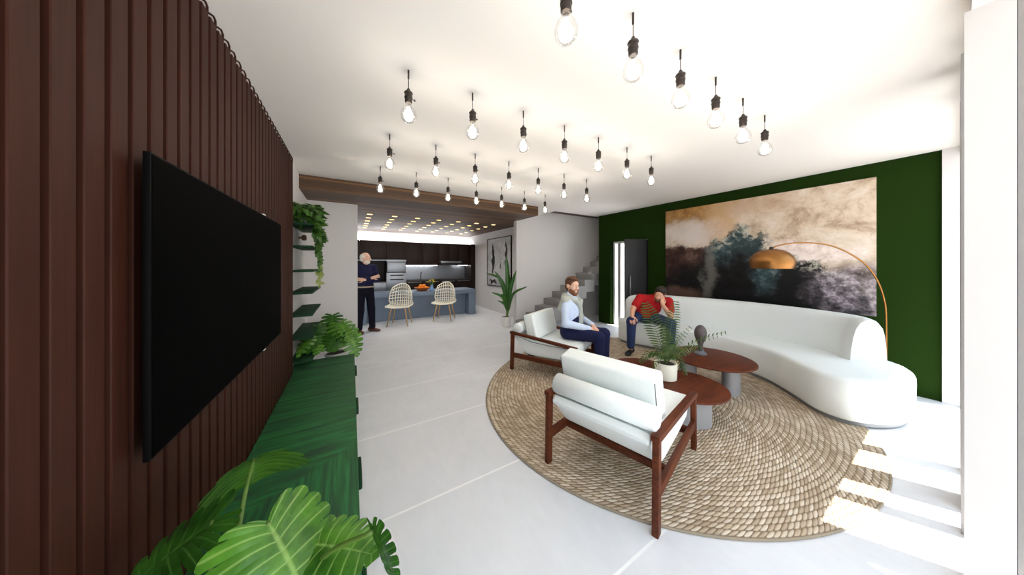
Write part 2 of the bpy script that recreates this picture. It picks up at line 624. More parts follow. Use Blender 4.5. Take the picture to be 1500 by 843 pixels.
b = NB(); box(b, -0.75, XL, -0.3, YP, 0, CZ)
struct('wall_left', b, M['white_wall'])
b = NB()
box(b, XR, 5.65, 0.08, 3.44, 0, CZ); box(b, XR, 5.65, 4.41, 4.78, 0, CZ); box(b, XR, 5.65, 3.44, 4.41, 2.05, CZ)
bmesh.ops.remove_doubles(b, verts=b.verts[:], dist=1e-5)
struct('wall_right', b, M['green_wall'])
b = NB(); box(b, 5.46, 5.65, -0.134, 0.079, 0, CZ)
struct('trim_1', b, M['white_wall'])
b = NB(); box(b, -0.75, 0.09, YP, 5.555, 0, SZ)
struct('wall_partition', b, M['white_wall'])
b = NB(); box(b, 3.40, 8.0, 5.45, 5.575, 0, 2.839)
struct('wall_stair', b, M['white_wall'])
b = NB(); box(b, 3.9, 4.02, 5.576, 9.87, 0, SZ + 0.3)
struct('wall_kitchen', b, M['white_wall'])
b = NB(); box(b, -1.6, 4.02, 9.75, 9.87, 0, CZ)
struct('wall_back', b, M['white_wall'])
b = NB(); box(b, -1.72, -1.6, 5.43, 9.87, 0, CZ)
struct('wall_far_left', b, M['white_wall'])
b = NB(); box(b, 5.66, 8.0, 4.64, 4.78, 0, 3.0); box(b, 7.88, 8.0, 4.78, 5.45, 0, 3.0)
struct('wall_stairwell', b, M['white_wall'])
# window wall: unseen canopy added to block the sun, lintel and posts
b = NB(); box(b, -1.6, 2.5, -0.85, -0.135, 2.70, 2.95)
struct('added_sun_canopy', b, M['ceiling'])
b = NB(); box(b, 2.30, 5.65, -0.134, -0.036, 2.667, 3.0); box(b, -0.75, 2.30, -0.134, -0.036, 2.667, 3.0)
struct('lintel', b, M['ceiling'])
b = NB(); box(b, 2.44, 2.545, -0.134, -0.019, 0, 2.667)
struct('trim_2', b, M['white_wall'])
b = NB(); box(b, 2.44, 2.545, -0.20, -0.135, 0, 2.9, 0.003)
struct('window_1', b, M['grey_metal'])
for i, (x0, x1) in enumerate([(2.90, 2.965), (3.17, 3.40), (3.74, 3.835)]):
    b = NB(); box(b, x0, x1, -0.10 if x1 - x0 < 0.2 else -0.085, -0.013, 0, 2.667, 0.003)
    o = struct('window_%d' % (i + 2), b, M['grey_metal'])
b = NB(); box(b, 2.545, 5.46, -0.09, -0.03, 0.0, 0.018, 0.003)
struct('window_5', b, M['grey_metal'])

# folded concrete stair rising to the right in front of the white wall
def stairs():
    run, rise, n = 0.28, 0.157, 15
    x0, y0, y1 = 3.38, 4.84, 5.448
    top, bot = [], []
    for k in range(n):
        xa = x0 + run * k
        top += [(xa, rise * k), (xa, rise * (k + 1))]
    top.append((x0 + run * n, rise * n))
    # stepped underside, following about 0.34 m below the treads
    for k in range(n - 1, 1, -1):
        xa = x0 + run * k
        bot += [(xa + run + 0.06, rise * (k - 1)), (xa + 0.06, rise * (k - 1))]
    bot = [(x, max(z, 0)) for x, z in bot]
    prof = top + bot[:] + [(x0 + 0.4, 0.0)]
    P = []
    for p in prof:
        if not P or (abs(p[0] - P[-1][0]) + abs(p[1] - P[-1][1])) > 1e-4:
            P.append(p)
    bm = NB()
    a = [bm.verts.new((x, y0, z)) for x, z in P]
    c = [bm.verts.new((x, y1, z)) for x, z in P]
    N = len(P)
    for k in range(N):
        bm.faces.new((a[k], a[(k + 1) % N], c[(k + 1) % N], c[k]))
    for r in (a, c):
        es = [bm.edges.get((r[k], r[(k + 1) % N])) for k in range(N)]
        bmesh.ops.triangle_fill(bm, edges=es, use_beauty=True)
    bmesh.ops.recalc_face_normals(bm, faces=bm.faces[:])
    return bm
o = obj('staircase', stairs(), M['stair'], ang=20)
tag(o, 'grey concrete staircase rising to the right along the white wall', 'staircase', kind='structure')

# ------------------------------------------------------------------- slatted wall panel
root = empty('slatted_wall_panel', (-0.60, 0.0, 0.0))
tag(root, 'dark brown vertical slat panel covering the left wall behind the television', 'wall panel')
b = NB(); box(b, -0.0195, -0.0185, -0.13, 3.94, 0.0, 2.69)
obj('backing_board', b, M['slat_gap'], root)
b = NB(); h = NB()
p0 = 0.961 - 0.0885 * 12
y = p0
while y < 3.93:
    y1 = min(y + 0.066, 3.94)
    box(b, -0.018, 0.02, y, y1, 0.0, 2.69, 0.0025, 1)
    # narrow bent hanger carrying the slat on the ceiling edge
    pts = [(0.017, y1 - 0.006, 2.68), (0.017, y1 - 0.006, 2.715), (0.012, y1 - 0.010, 2.732), (0.0, y1 - 0.014, 2.737), (-0.016, y1 - 0.018, 2.737)]
    tube(h, pts, 0.005, 6)
    y += 0.0885
o = obj('slats', b, M['slat'], root); o['kind'] = 'stuff'
o = obj('hanger_clips', h, M['slat'], root); o['kind'] = 'stuff'

# ------------------------------------------------------------------- television
root = empty('television', (-0.58, 2.15, 1.37))
tag(root, 'large black flat television mounted on the brown slatted wall', 'television')
b = NB(); box(b, 0.036, 0.052, -0.88, 0.885, -0.475, 0.475, 0.003); box(b, 0.0, 0.036, -0.3, 0.3, -0.2, 0.2)
obj('casing', b, M['black'], root)
b = NB(); box(b, 0.0521, 0.0535, -0.873, 0.878, -0.468, 0.468)
obj('screen', b, M['screen'], root)
for yy, zz in ((0.40, 0.475), (0.40, -0.475)):  # small white blocks at the upper and lower television edges
    b = NB(); box(b, 0.0, 0.05, yy - 0.022, yy + 0.022, zz - 0.012, zz + 0.012, 0.006)
    o = obj('white_block', b, M['frame_white'], root); o['label'] = 'small white block at the television edge'

# ------------------------------------------------------------------- low green bench under the television
root = empty('media_bench', (-0.29, 0.6, 0.0))
tag(root, 'long low glossy green stained wood bench under the television', 'bench')
BW = 0.325
b = NB(); box(b, -0.285, BW, 0.0, 3.35, 0.222, 0.248, 0.002); box(b, -0.328, -0.285, 3.345, 3.73, 0.222, 0.248); box(b, -0.285, BW, 3.35, 3.73, 0.222, 0.248)
obj('top', b, M['bench'], root)
b = NB(); box(b, -0.28, BW - 0.02, 0.01, 3.72, 0.05, 0.2215, 0.002)
obj('carcass', b, M['bench_dark'], root)
b = NB(); box(b, -0.26, BW - 0.06, 0.04, 3.68, 0.0, 0.0495)
obj('plinth', b, M['bench_dark'], root)
for k in range(4):
    ya = 0.02 + k * 0.9275
    b = NB(); box(b, BW - 0.0195, BW - 0.003, ya, ya + 0.915, 0.055, 0.217, 0.002)
    d = obj('drawer', b, M['bench_dark'], root)
    yh = {0: 0.42, 1: ya + 0.46, 2: ya + 0.46, 3: ya + 0.3}[k]
    yh = [0.5, 1.27, 2.22, 3.2][k]
    b = NB(); box(b, BW - 0.0028, BW + 0.022, yh, yh + 0.24, 0.12, 0.18, 0.01, 3)
    obj('handle', b, M['bench_dark'], d)

# ------------------------------------------------------------------- floating shelves
for k, z in enumerate((1.985, 1.72, 1.425, 1.165, 0.90, 0.63, 0.36)):
    b = NB(); box(b, -0.11, 0.11, -0.5, 0.5, -0.022, 0.0, 0.003)
    o = obj('wall_shelf', b, M['bench_dark'], loc=(-0.509, 4.45, z))
    nth = ['topmost, under the trailing plant', 'second from the top', 'third from the top', 'fourth from the top', 'third from the bottom', 'second from the bottom', 'lowest, just above the bench'][k]
    tag(o, 'dark green floating shelf on the left wall, ' + nth, 'shelf', 'floating shelves beside the slatted panel')
b = NB(); lathe(b, [(0, 0), (0.012, 0.0), (0.012, 0.03), (0.03, 0.036), (0.04, 0.055), (0.036, 0.078), (0.02, 0.088), (0, 0.09)], 20)
for v in b.verts:
    v.co = Vector((v.co.z, v.co.y, v.co.x))
o = obj('wooden_ball', b, M['clay'], loc=(XL, 4.62, 1.86))
tag(o, 'small brown wooden ball fixed to the wall under the trailing plant', 'ornament')

# ------------------------------------------------------------------- door in the green wall
root = empty('door_1', (XR, 3.92, 0.0))
root['kind'] = 'structure'
b = NB()
box(b, 0.10, 0.16, -0.478, -0.44, 0, 2.045); box(b, 0.10, 0.16, 0.44, 0.485, 0, 2.045); box(b, 0.10, 0.16, -0.44, 0.44, 2.0, 2.045)
o = obj('door_frame', b, M['frame_white'], root)
b = NB(); box(b, 0.115, 0.15, 0.30, 0.37, 0, 2.0, 0.003)
o = obj('sidelight_post', b, M['grey_metal'], root)
leafr = empty('door_leaf', (0, 0, 0))
leafr.parent = root
_a = Vector((5.00, 3.645)); _b = Vector((5.64, 3.475))
_d = (_b - _a)
b = NB(); box(b, 0, _d.length, -0.022, 0.022, 0.012, 2.035, 0.003)
lf = obj('leaf', b, M['door_dark'], root, loc=(_a.x - XR, _a.y - 3.92, 0), rz=math.atan2(_d.y, _d.x))
b = NB(); tube(b, [(0.09, -0.06, 0.75), (0.09, -0.06, 1.25)], 0.013, 10)
tube(b, [(0.09, -0.022, 0.8), (0.09, -0.06, 0.8)], 0.008, 8); tube(b, [(0.09, -0.022, 1.2), (0.09, -0.06, 1.2)], 0.008, 8)
obj('handle', b, M['steel'], lf)
bpy.data.objects.remove(leafr)

# ------------------------------------------------------------------- rug
RA, RB = 2.118, 1.812
root = empty('round_rug', (3.20, 2.06, 0.0), rz=math.atan2(0.245, 0.97))
tag(root, 'big oval braided jute rug under the seating group', 'rug')
b = NB()
prof = [(1.0, 0.0), (1.0, 0.008), (0.997, 0.013), (0.99, 0.015)]
rings = []
n = 128
for s, z in prof + [(0.6, 0.015), (0.2, 0.015)]:
    rings.append([b.verts.new((RA * s * math.cos(2 * PI * k / n), RB * s * math.sin(2 * PI * k / n), z)) for k in range(n)])
for r0, r1 in zip(rings[:-1], rings[1:]):
    for k in range(n):
        b.faces.new((r0[k], r0[(k + 1) % n], r1[(k + 1) % n], r1[k]))
b.faces.new(rings[-1])
obj('braids', b, rug_mat(RA, RB), root)
b = NB()
tube(b, [(RA * math.cos(2 * PI * k / n), RB * math.sin(2 * PI * k / n), 0.0075) for k in range(n)], 0.0075, 8, closed=True)
obj('edge_binding', b, plain('rug_binding', (150, 136, 116), 0.9), root)
RUGZ = 0.0155

# =================================================================== SOFA
def resample(P, n):
    P = [Vector(p) for p in P]
    d = [0]
    for a, b_ in zip(P[:-1], P[1:]):
        d.append(d[-1] + (b_ - a).length)
    out = []
    j = 0
    for k in range(n):
        t = d[-1] * k / (n - 1)
        while j < len(d) - 2 and d[j + 1] < t:
            j += 1
        f = (t - d[j]) / max(d[j + 1] - d[j], 1e-9)
        out.append(P[j].lerp(P[j + 1], f))
    return out

SX, SYY = 4.75, 1.75
foot = [(4.40, 3.30), (4.38, 3.05), (4.46, 2.75), (4.58, 2.35), (4.64, 1.95), (4.60, 1.58), (4.44, 1.22), (4.17, .93), (3.95, .73),
        (3.90, .53), (4.02, .37), (4.22, .25), (4.45, .20), (4.72, .21), (4.98, .31), (5.17, .52), (5.33, .85), (5.42, 1.3), (5.43, 1.8),
        (5.38, 2.3), (5.24, 2.8), (5.02, 3.15), (4.76, 3.38), (4.52, 3.42)]
fp = catmull([(x - SX, y - SYY, 0) for x, y in foot], 6, closed=True)
fp = resample(fp + [fp[0]], 161)[:-1]
def inset(P, d):
    N = len(P)
    o = []
    for i in range(N):
        t = (P[(i + 2) % N] - P[i - 2])
        t.normalize()
        nrm = Vector((-t.y, t.x, 0))      # inward for a counter-clockwise outline
        o.append(P[i] + nrm * d)
    return o
area = sum(fp[i - 1].x * fp[i].y - fp[i].x * fp[i - 1].y for i in range(len(fp)))
SGN = 1 if area > 0 else -1
def stack(bm, layers):
    rings = []
    for d, z in layers:
        rings.append([bm.verts.new((p.x, p.y, z)) for p in inset(fp, d * SGN)])
    N = len(fp)
    for a, c in zip(rings[:-1], rings[1:]):
        for k in range(N):
            bm.faces.new((a[k], a[(k + 1) % N], c[(k + 1) % N], c[k]))
    for r in (rings[0], rings[-1]):
        es = [bm.edges.get((r[k], r[(k + 1) % N])) for k in range(N)]
        bmesh.ops.triangle_fill(bm, edges=es, use_beauty=True)
    bmesh.ops.recalc_face_normals(bm, faces=bm.faces[:])
root = empty('curved_sofa', (SX, SYY, RUGZ + 0.001))
tag(root, 'long curved white sofa with rounded back along the green wall', 'sofa')
b = NB(); stack(b, [(0.03, 0.035), (0.012, 0.042), (0.0, 0.06), (0.0, 0.20), (-0.003, 0.33), (-0.001, 0.385), (0.007, 0.408), (0.024, 0.423), (0.06, 0.430)])
obj('seat', b, M['boucle'], root, ang=60)
b = NB(); stack(b, [(0.035, 0.0), (0.035, 0.034)])
obj('plinth', b, M['plinth'], root)
sp = [(4.74, .48), (4.95, .61), (5.10, .86), (5.20, 1.2), (5.26, 1.6), (5.255, 2.0), (5.17, 2.4), (5.04, 2.78), (4.84, 3.12), (4.58, 3.31)]
spn = resample(catmull([(x - SX, y - SYY, 0) for x, y in sp], 8), 60)
prof = [(-.150, .415), (-.146, .50), (-.136, .60), (-.122, .70), (-.100, .79), (-.068, .855), (-.025, .89), (.025, .895), (.070, .87), (.105, .81), (.122, .72), (.130, .60), (.135, .50), (.138, .415)]
b = NB()
rings = []
N = len(spn)
for i, p in enumerate(spn):
    t = (spn[min(i + 1, N - 1)] - spn[max(i - 1, 0)]).normalized()
    nrm = Vector((t.y, -t.x, 0))              # outwards, to the green wall
    ring = []
    e = min(i, N - 1 - i)
    hs = 1.0 - (0.03 if i == 0 else 0.0)
    ws = [0.90, 1.0][min(e, 1)]
    if i > N - 8:                             # rounded left end
        q = (N - 1 - i) / 7.0
        ws = 0.35 + 0.65 * math.sqrt(max(0, 1 - (1 - q) ** 2))
        hs = 0.80 + 0.20 * math.sqrt(max(0, 1 - (1 - q) ** 2))
    for o_, z in prof:
        ring.append(b.verts.new(p + nrm * (o_ * ws) + Vector((0, 0, 0.415 + (z - 0.415) * hs))))
    rings.append(ring)
for r0, r1 in zip(rings[:-1], rings[1:]):
    for k in range(len(prof) - 1):
        b.faces.new((r0[k], r0[k + 1], r1[k + 1], r1[k]))
    b.faces.new((r0[-1], r0[0], r1[0], r1[-1]))
b.faces.new(rings[0]); b.faces.new(rings[-1])
bmesh.ops.recalc_face_normals(b, faces=b.faces[:])
obj('backrest', b, M['boucle'], root, ang=50)

# =================================================================== ARMCHAIRS
def rz_of(fx, fy):
    return math.atan2(-fx, fy)
def armchair(loc, facing, label, foot_z):
    root = empty('armchair', loc, rz_of(*facing))
    tag(root, label, 'armchair', 'white armchairs with walnut frames')
    w, D = 0.37, 0.92
    za, zf = 0.555, 0.475
    for sx in (-1, 1):
        fb, ff = foot_z[(sx, 0)], foot_z[(sx, 1)]
        b = NB(); beam(b, (sx * w, 0.0, fb), (sx * w, 0.012, za - 0.02), 0.036, 0.05, 0.005, up=(0, 1, 0))
        obj('leg', b, M['walnut'], root)
        b = NB(); beam(b, (sx * w, D + 0.02, ff), (sx * w, D, zf - 0.02), 0.036, 0.05, 0.005, up=(0, 1, 0))
        obj('leg', b, M['walnut'], root)
        b = NB(); beam(b, (sx * w, -0.022, za - 0.018), (sx * w, D + 0.028, zf - 0.018), 0.05, 0.036, 0.008)
        obj('armrest', b, M['walnut'], root)
        b = NB(); beam(b, (sx * w, 0.015, 0.225), (sx * w, D - 0.01, 0.225), 0.03, 0.062, 0.004)
        obj('side_rail', b, M['walnut'], root)
    for yy in (0.24, 0.80):
        b = NB(); beam(b, (-w + 0.012, yy, 0.218), (w - 0.012, yy, 0.218), 0.034, 0.05, 0.004)
        obj('cross_rail', b, M['walnut'], root)
    # seat mattress: high rolled rear edge, sloping underside
    b = NB()
    prof = [(-0.005, 0.50), (0.03, 0.525), (0.12, 0.50), (0.30, 0.455), (0.60, 0.445), (0.86, 0.455), (0.915, 0.44), (0.93, 0.40), (0.915, 0.33), (0.87, 0.285),
            (0.60, 0.262), (0.30, 0.252), (0.21, 0.262), (0.16, 0.30), (0.03, 0.45), (0.0, 0.475)]
    extrude_x(b, prof, -0.335, 0.335, 0.016, 3)
    s = obj('seat_cushion', b, M['fabric'], root, ang=50)
    for sx in (-1, 1):
        for zz in (0.0, ):
            b = NB()
            tube(b, [(sx * 0.3365, 0.12, 0.478), (sx * 0.3365, 0.30, 0.436), (sx * 0.3365, 0.60, 0.426), (sx * 0.3365, 0.86, 0.434), (sx * 0.3365, 0.905, 0.42)], 0.004, 6)
        obj('piping', b, M['piping'], s)
    b = NB(); tube(b, [(-0.345, 0.075, 0.597), (-0.338, 0.075, 0.597), (0.352, 0.075, 0.597), (0.360, 0.075, 0.597)], lambda q: 0.060 if q in (0, 1) else 0.072, 24)
    obj('bolster', b, M['fabric'], root, ang=70)
    # leaning back cushion
    b = NB()
    th = math.radians(13)
    Mx = Matrix.Translation((0, 0.30, 0.462)) @ Matrix.Rotation(th, 4, 'X')
    box(b, -0.372, 0.322, -0.075, 0.075, 0.0, 0.345, 0.022, 3, Mx)
    c = obj('back_cushion', b, M['fabric'], root, ang=60)
    for sx in (-1, 1):
        b = NB()
        tube(b, [Mx @ Vector((-0.025 + sx * 0.341, -0.071, z)) for z in (0.02, 0.12, 0.24, 0.33)], 0.0035, 6)
        obj('piping', b, M['piping'], c)
    return root
armchair((1.354, 1.214, 0.0), (0.970, 0.245), 'white armchair with walnut frame nearest the viewer, seen from behind, empty',
         {(-1, 0): RUGZ + .002, (1, 0): 0.001, (-1, 1): RUGZ + .002, (1, 1): RUGZ + .002})
armchair((2.27, 3.39, 0.0), (0.44, -0.898), 'white armchair with walnut frame that the man in the pale blue shirt sits on',
         {k: RUGZ + .002 for k in ((-1, 0), (1, 0), (-1, 1), (1, 1))})

# =================================================================== COFFEE TABLES
def coffee_table(loc, R, z, sup, label, ex=1.0, rot=0.0):
    root = empty('coffee_table', loc, rot)
    tag(root, label, 'coffee table', 'round walnut coffee tables on grey blocks')
    b = NB(); lathe(b, [(0, z - 0.026), (R - 0.02, z - 0.026), (R - 0.004, z - 0.018), (R, z - 0.01), (R - 0.003, z - 0.002), (R - 0.012, z), (0, z)], 72)
    for v in b.verts:
        v.co.x *= ex
    obj('table_top', b, M['table_wood'], root)
    for (dx, dy, a) in sup:
        b = NB()
        lathe(b, [(0, RUGZ + 0.001), (1.0, RUGZ + 0.001), (1.0, z * 0.45), (0.97, z * 0.72), (0.88, z - 0.05), (0.74, z - 0.0265), (0, z - 0.0265)], 40)
        for v in b.verts:
            x, y = v.co.x * 0.17, v.co.y * 0.085
            v.co.x, v.co.y = dx + x * math.cos(a) - y * math.sin(a), dy + x * math.sin(a) + y * math.cos(a)
        obj('leg', b, M['concrete'], root)
    return root
T1, T2, T3 = Vector((3.68, 1.52, 0)), Vector((2.83, 1.42, 0)), Vector((3.04, 1.97, 0))
coffee_table(T1, 0.43, 0.385, [(0.10, -0.17, 0.25), (-0.05, 0.22, 0.2)], 'highest round walnut coffee table, with the dark head sculpture on it')
coffee_table(T2, 0.39, 0.305, [(-0.13, -0.16, -0.6), (0.17, 0.0, 1.2)], 'middle height round walnut coffee table, with the white potted palm on it')
coffee_table(T3, 0.38, 0.225, [(0.08, 0.24, 0.2), (-0.22, 0.05, 1.2)], 'lowest round walnut coffee table, behind the potted palm')

# =================================================================== SCULPTURE
root = empty('head_sculpture', (3.70, 1.63, 0.385), rz=math.radians(-72))
tag(root, 'dark stone head sculpture on a slim neck and small block on the coffee table', 'sculpture')

# =================================================================== SIGNED DISTANCE MODELLING (bodies, clothes, carved things)
def sdf_mesh(prims, vox):
    """prims: dicts with t = 'cone' | 'ell', k = blend radius, sub = carve. Returns a bmesh of the zero surface."""
    lo = np.full(3, 1e9); hi = np.full(3, -1e9)
    bbs = []
    for p in prims:
        if p['t'] == 'cone':
            a, c = np.array(p['a'], float), np.array(p['b'], float)
            l = np.minimum(a - p['ra'], c - p['rb']); h = np.maximum(a + p['ra'], c + p['rb'])
        else:
            c = np.array(p['c'], float); R = np.abs(np.array(p['R'], float)) @ np.array(p['r'], float)
            l, h = c - R, c + R
        bbs.append((l, h))
        if not p.get('sub'):
            lo = np.minimum(lo, l); hi = np.maximum(hi, h)
    lo -= 3 * vox; hi += 3 * vox
    n = np.ceil((hi - lo) / vox).astype(int) + 1
    F = np.full(n, 0.5, np.float32)
    for p, (l, h) in zip(prims, bbs):
        k = p.get('k', 0.01)
        pad = k + 3 * vox
        i0 = np.clip(np.floor((l - pad - lo) / vox).astype(int), 0, n)
        i1 = np.clip(np.ceil((h + pad - lo) / vox).astype(int) + 1, 0, n)
        if (i1 <= i0).any():
            continue
        ax = [lo[d] + vox * np.arange(i0[d], i1[d]) for d in range(3)]
        X, Y, Z = np.meshgrid(*ax, indexing='ij')
        if p['t'] == 'cone':
            a, c = np.array(p['a'], float), np.array(p['b'], float)
            d = c - a
            L2 = max(float(d @ d), 1e-12)
            t = np.clip(((X - a[0]) * d[0] + (Y - a[1]) * d[1] + (Z - a[2]) * d[2]) / L2, 0, 1)
            D = np.sqrt((X - a[0] - t * d[0]) ** 2 + (Y - a[1] - t * d[1]) ** 2 + (Z - a[2] - t * d[2]) ** 2) - (p['ra'] + (p['rb'] - p['ra']) * t)
        else:
            c = np.array(p['c'], float); R = np.array(p['R'], float); r = np.array(p['r'], float)
            q = [(X - c[0]) * R[0][j] + (Y - c[1]) * R[1][j] + (Z - c[2]) * R[2][j] for j in range(3)]
            k0 = np.sqrt(sum((q[j] / r[j]) ** 2 for j in range(3)))
            k1 = np.sqrt(sum((q[j] / r[j] ** 2) ** 2 for j in range(3))) + 1e-9
            D = k0 * (k0 - 1) / k1
        sl = tuple(slice(i0[d], i1[d]) for d in range(3))
        A = F[sl]
        if p.get('sub'):
            D = -D
            hh = np.clip(0.5 - 0.5 * (D - A) / k, 0, 1)
            F[sl] = D * (1 - hh) + A * hh + k * hh * (1 - hh)
        else:
            hh = np.clip(0.5 + 0.5 * (A - D) / k, 0, 1)
            F[sl] = A * (1 - hh) + D * hh - k * hh * (1 - hh)
    # surface nets
    S = F < 0
    c = np.zeros(np.array(n) - 1, np.int8)
    for dx in (0, 1):
        for dy in (0, 1):
            for dz in (0, 1):
                c += S[dx:n[0] - 1 + dx, dy:n[1] - 1 + dy, dz:n[2] - 1 + dz]
    act = (c > 0) & (c < 8)
    idx = -np.ones(act.shape, np.int64)
    cells = np.argwhere(act)
    idx[act] = np.arange(len(cells))
    acc = np.zeros((len(cells), 3)); cnt = np.zeros(len(cells))
    corners = [(a, b_, d) for a in (0, 1) for b_ in (0, 1) for d in (0, 1)]
    for p in corners:
        for ax_ in range(3):
            if p[ax_]:
                continue
            q = list(p); q[ax_] = 1
            f0 = F[cells[:, 0] + p[0], cells[:, 1] + p[1], cells[:, 2] + p[2]]
            f1 = F[cells[:, 0] + q[0], cells[:, 1] + q[1], cells[:, 2] + q[2]]
            m = (f0 < 0) != (f1 < 0)
            t = np.where(m, f0 / np.where(m, f0 - f1, 1), 0)
            pos = np.tile(np.array(p, float), (len(cells), 1)); pos[:, ax_] += t
            acc[m] += pos[m]; cnt[m] += 1
    V = lo + vox * (cells + acc / cnt[:, None])
    faces = []
    for ax_ in range(3):
        o1, o2 = [(1, 2), (2, 0), (0, 1)][ax_]
        s0 = [slice(None)] * 3; s1 = [slice(None)] * 3
        s0[ax_] = slice(0, n[ax_] - 1); s1[ax_] = slice(1, n[ax_])
        a, b_ = S[tuple(s0)], S[tuple(s1)]
        E_ = np.argwhere(a != b_)
        E_ = E_[(E_[:, o1] > 0) & (E_[:, o2] > 0) & (E_[:, o1] < n[o1] - 1) & (E_[:, o2] < n[o2] - 1)]
        if not len(E_):
            continue
        inside = a[E_[:, 0], E_[:, 1], E_[:, 2]]
        def cell(d1, d2):
            q = E_.copy(); q[:, o1] += d1; q[:, o2] += d2
            return idx[q[:, 0], q[:, 1], q[:, 2]]
        Q = np.stack([cell(-1, -1), cell(0, -1), cell(0, 0), cell(-1, 0)], 1)
        Q[~inside] = Q[~inside][:, ::-1]
        faces.append(Q)
    Q = np.concatenate(faces)
    me = bpy.data.meshes.new('tmp')
    me.from_pydata(V.tolist(), [], Q.tolist())
    bm = bmesh.new(); bm.from_mesh(me); bpy.data.meshes.remove(me)
    bmesh.ops.smooth_vert(bm, verts=bm.verts[:], factor=0.5, use_axis_x=True, use_axis_y=True, use_axis_z=True)
    return bm

I3 = np.eye(3)
def cone(a, b_, ra, rb=None, k=0.015, sub=False):
    return dict(t='cone', a=tuple(a), b=tuple(b_), ra=ra, rb=ra if rb is None else rb, k=k, sub=sub)
def ell(c, r, R=I3, k=0.015, sub=False):
    return dict(t='ell', c=tuple(c), r=tuple(r), R=R, k=k, sub=sub)
def chain(P, Rr, k=0.015):
    return [cone(P[i], P[i + 1], Rr[i], Rr[i + 1], k) for i in range(len(P) - 1)]
def frame(f, u=(0, 0, 1)):
    """columns: right, forward, up"""
    f = Vector(f).normalized(); r = f.cross(Vector(u)).normalized(); u = r.cross(f)
    return np.array([[r.x, f.x, u.x], [r.y, f.y, u.y], [r.z, f.z, u.z]])

# sculpture
b = sdf_mesh([ell((0, 0, 0.255), (0.066, 0.082, 0.105), k=0.01), ell((0, 0.02, 0.20), (0.05, 0.06, 0.06), k=0.02), cone((0, -0.012, 0.06), (0, -0.005, 0.19), 0.026, 0.032, 0.02),
              cone((0, 0.078, 0.255), (0, 0.092, 0.225), 0.008, 0.013, 0.012), ell((0.03, 0.075, 0.262), (0.02, 0.02, 0.012), k=0.01, sub=True), ell((-0.03, 0.075, 0.262), (0.02, 0.02, 0.012), k=0.01, sub=True),
              ell((0, 0.074, 0.195), (0.022, 0.014, 0.007), k=0.008)], 0.005)
sroot = bpy.data.objects['head_sculpture']
obj('head', b, M['sculpture'], sroot, ang=80)
b = NB(); lathe(b, [(0, 0), (0.066, 0), (0.066, 0.014), (0.05, 0.03), (0.032, 0.05), (0.028, 0.07), (0, 0.07)], 24)
obj('base', b, M['sculpture_base'], sroot)

# =================================================================== ARC LAMP
LB = Vector((5.365, 0.4225, 0))
root = empty('arc_lamp', LB)
tag(root, 'slim brass arc floor lamp with dome shade reaching over the sofa', 'floor lamp')
b = NB(); lathe(b, [(0, 0), (0.10, 0), (0.10, 0.02), (0.094, 0.026), (0.012, 0.03), (0, 0.03)], 40)
obj('base', b, M['brass'], root)
zc0, zc1 = 3.125, 3.10
SHp = W(1130, 393.5, zc1)
arc = [Vector((0, 0, 0.028)), W(1298, 535, zc0) - LB, W(1298, 465, zc0) - LB, W(1295, 439, 3.122) - LB, W(1286, 413, 3.12) - LB, W(1270, 390, 3.118) - LB, W(1247, 373, 3.115) - LB,
       W(1220, 361, 3.112) - LB, W(1194, 356.5, 3.11) - LB, W(1168, 356, 3.106) - LB, W(1150, 358, 3.103) - LB, W(1136, 361.5, 3.10) - LB, W(1130, 366, 3.10) - LB]
arc[1].x = arc[1].y = 0.0
b = NB(); tube(b, catmull(arc, 6), 0.0085, 10)
obj('arc_pole', b, M['brass'], root)
c = SHp - LB
b = NB()
o_ = [(0.012, 0.226), (0.055, 0.222), (0.105, 0.206), (0.150, 0.176), (0.182, 0.136), (0.199, 0.090), (0.197, 0.045), (0.180, 0.0)]
i_ = [(0.176, 0.001), (0.193, 0.045), (0.195, 0.090), (0.178, 0.134), (0.147, 0.173), (0.103, 0.202), (0.055, 0.218), (0.012, 0.222)]
lathe(b, o_ + i_, 56, c)
sh = obj('lamp_shade', b, M['brass'], root, ang=50)
b = NB(); lathe(b, [(0, 0.212), (0.02, 0.212), (0.02, 0.245), (0.01, 0.252), (0, 0.252)], 16, c)
obj('shade_holder', b, M['dark_metal'], sh)

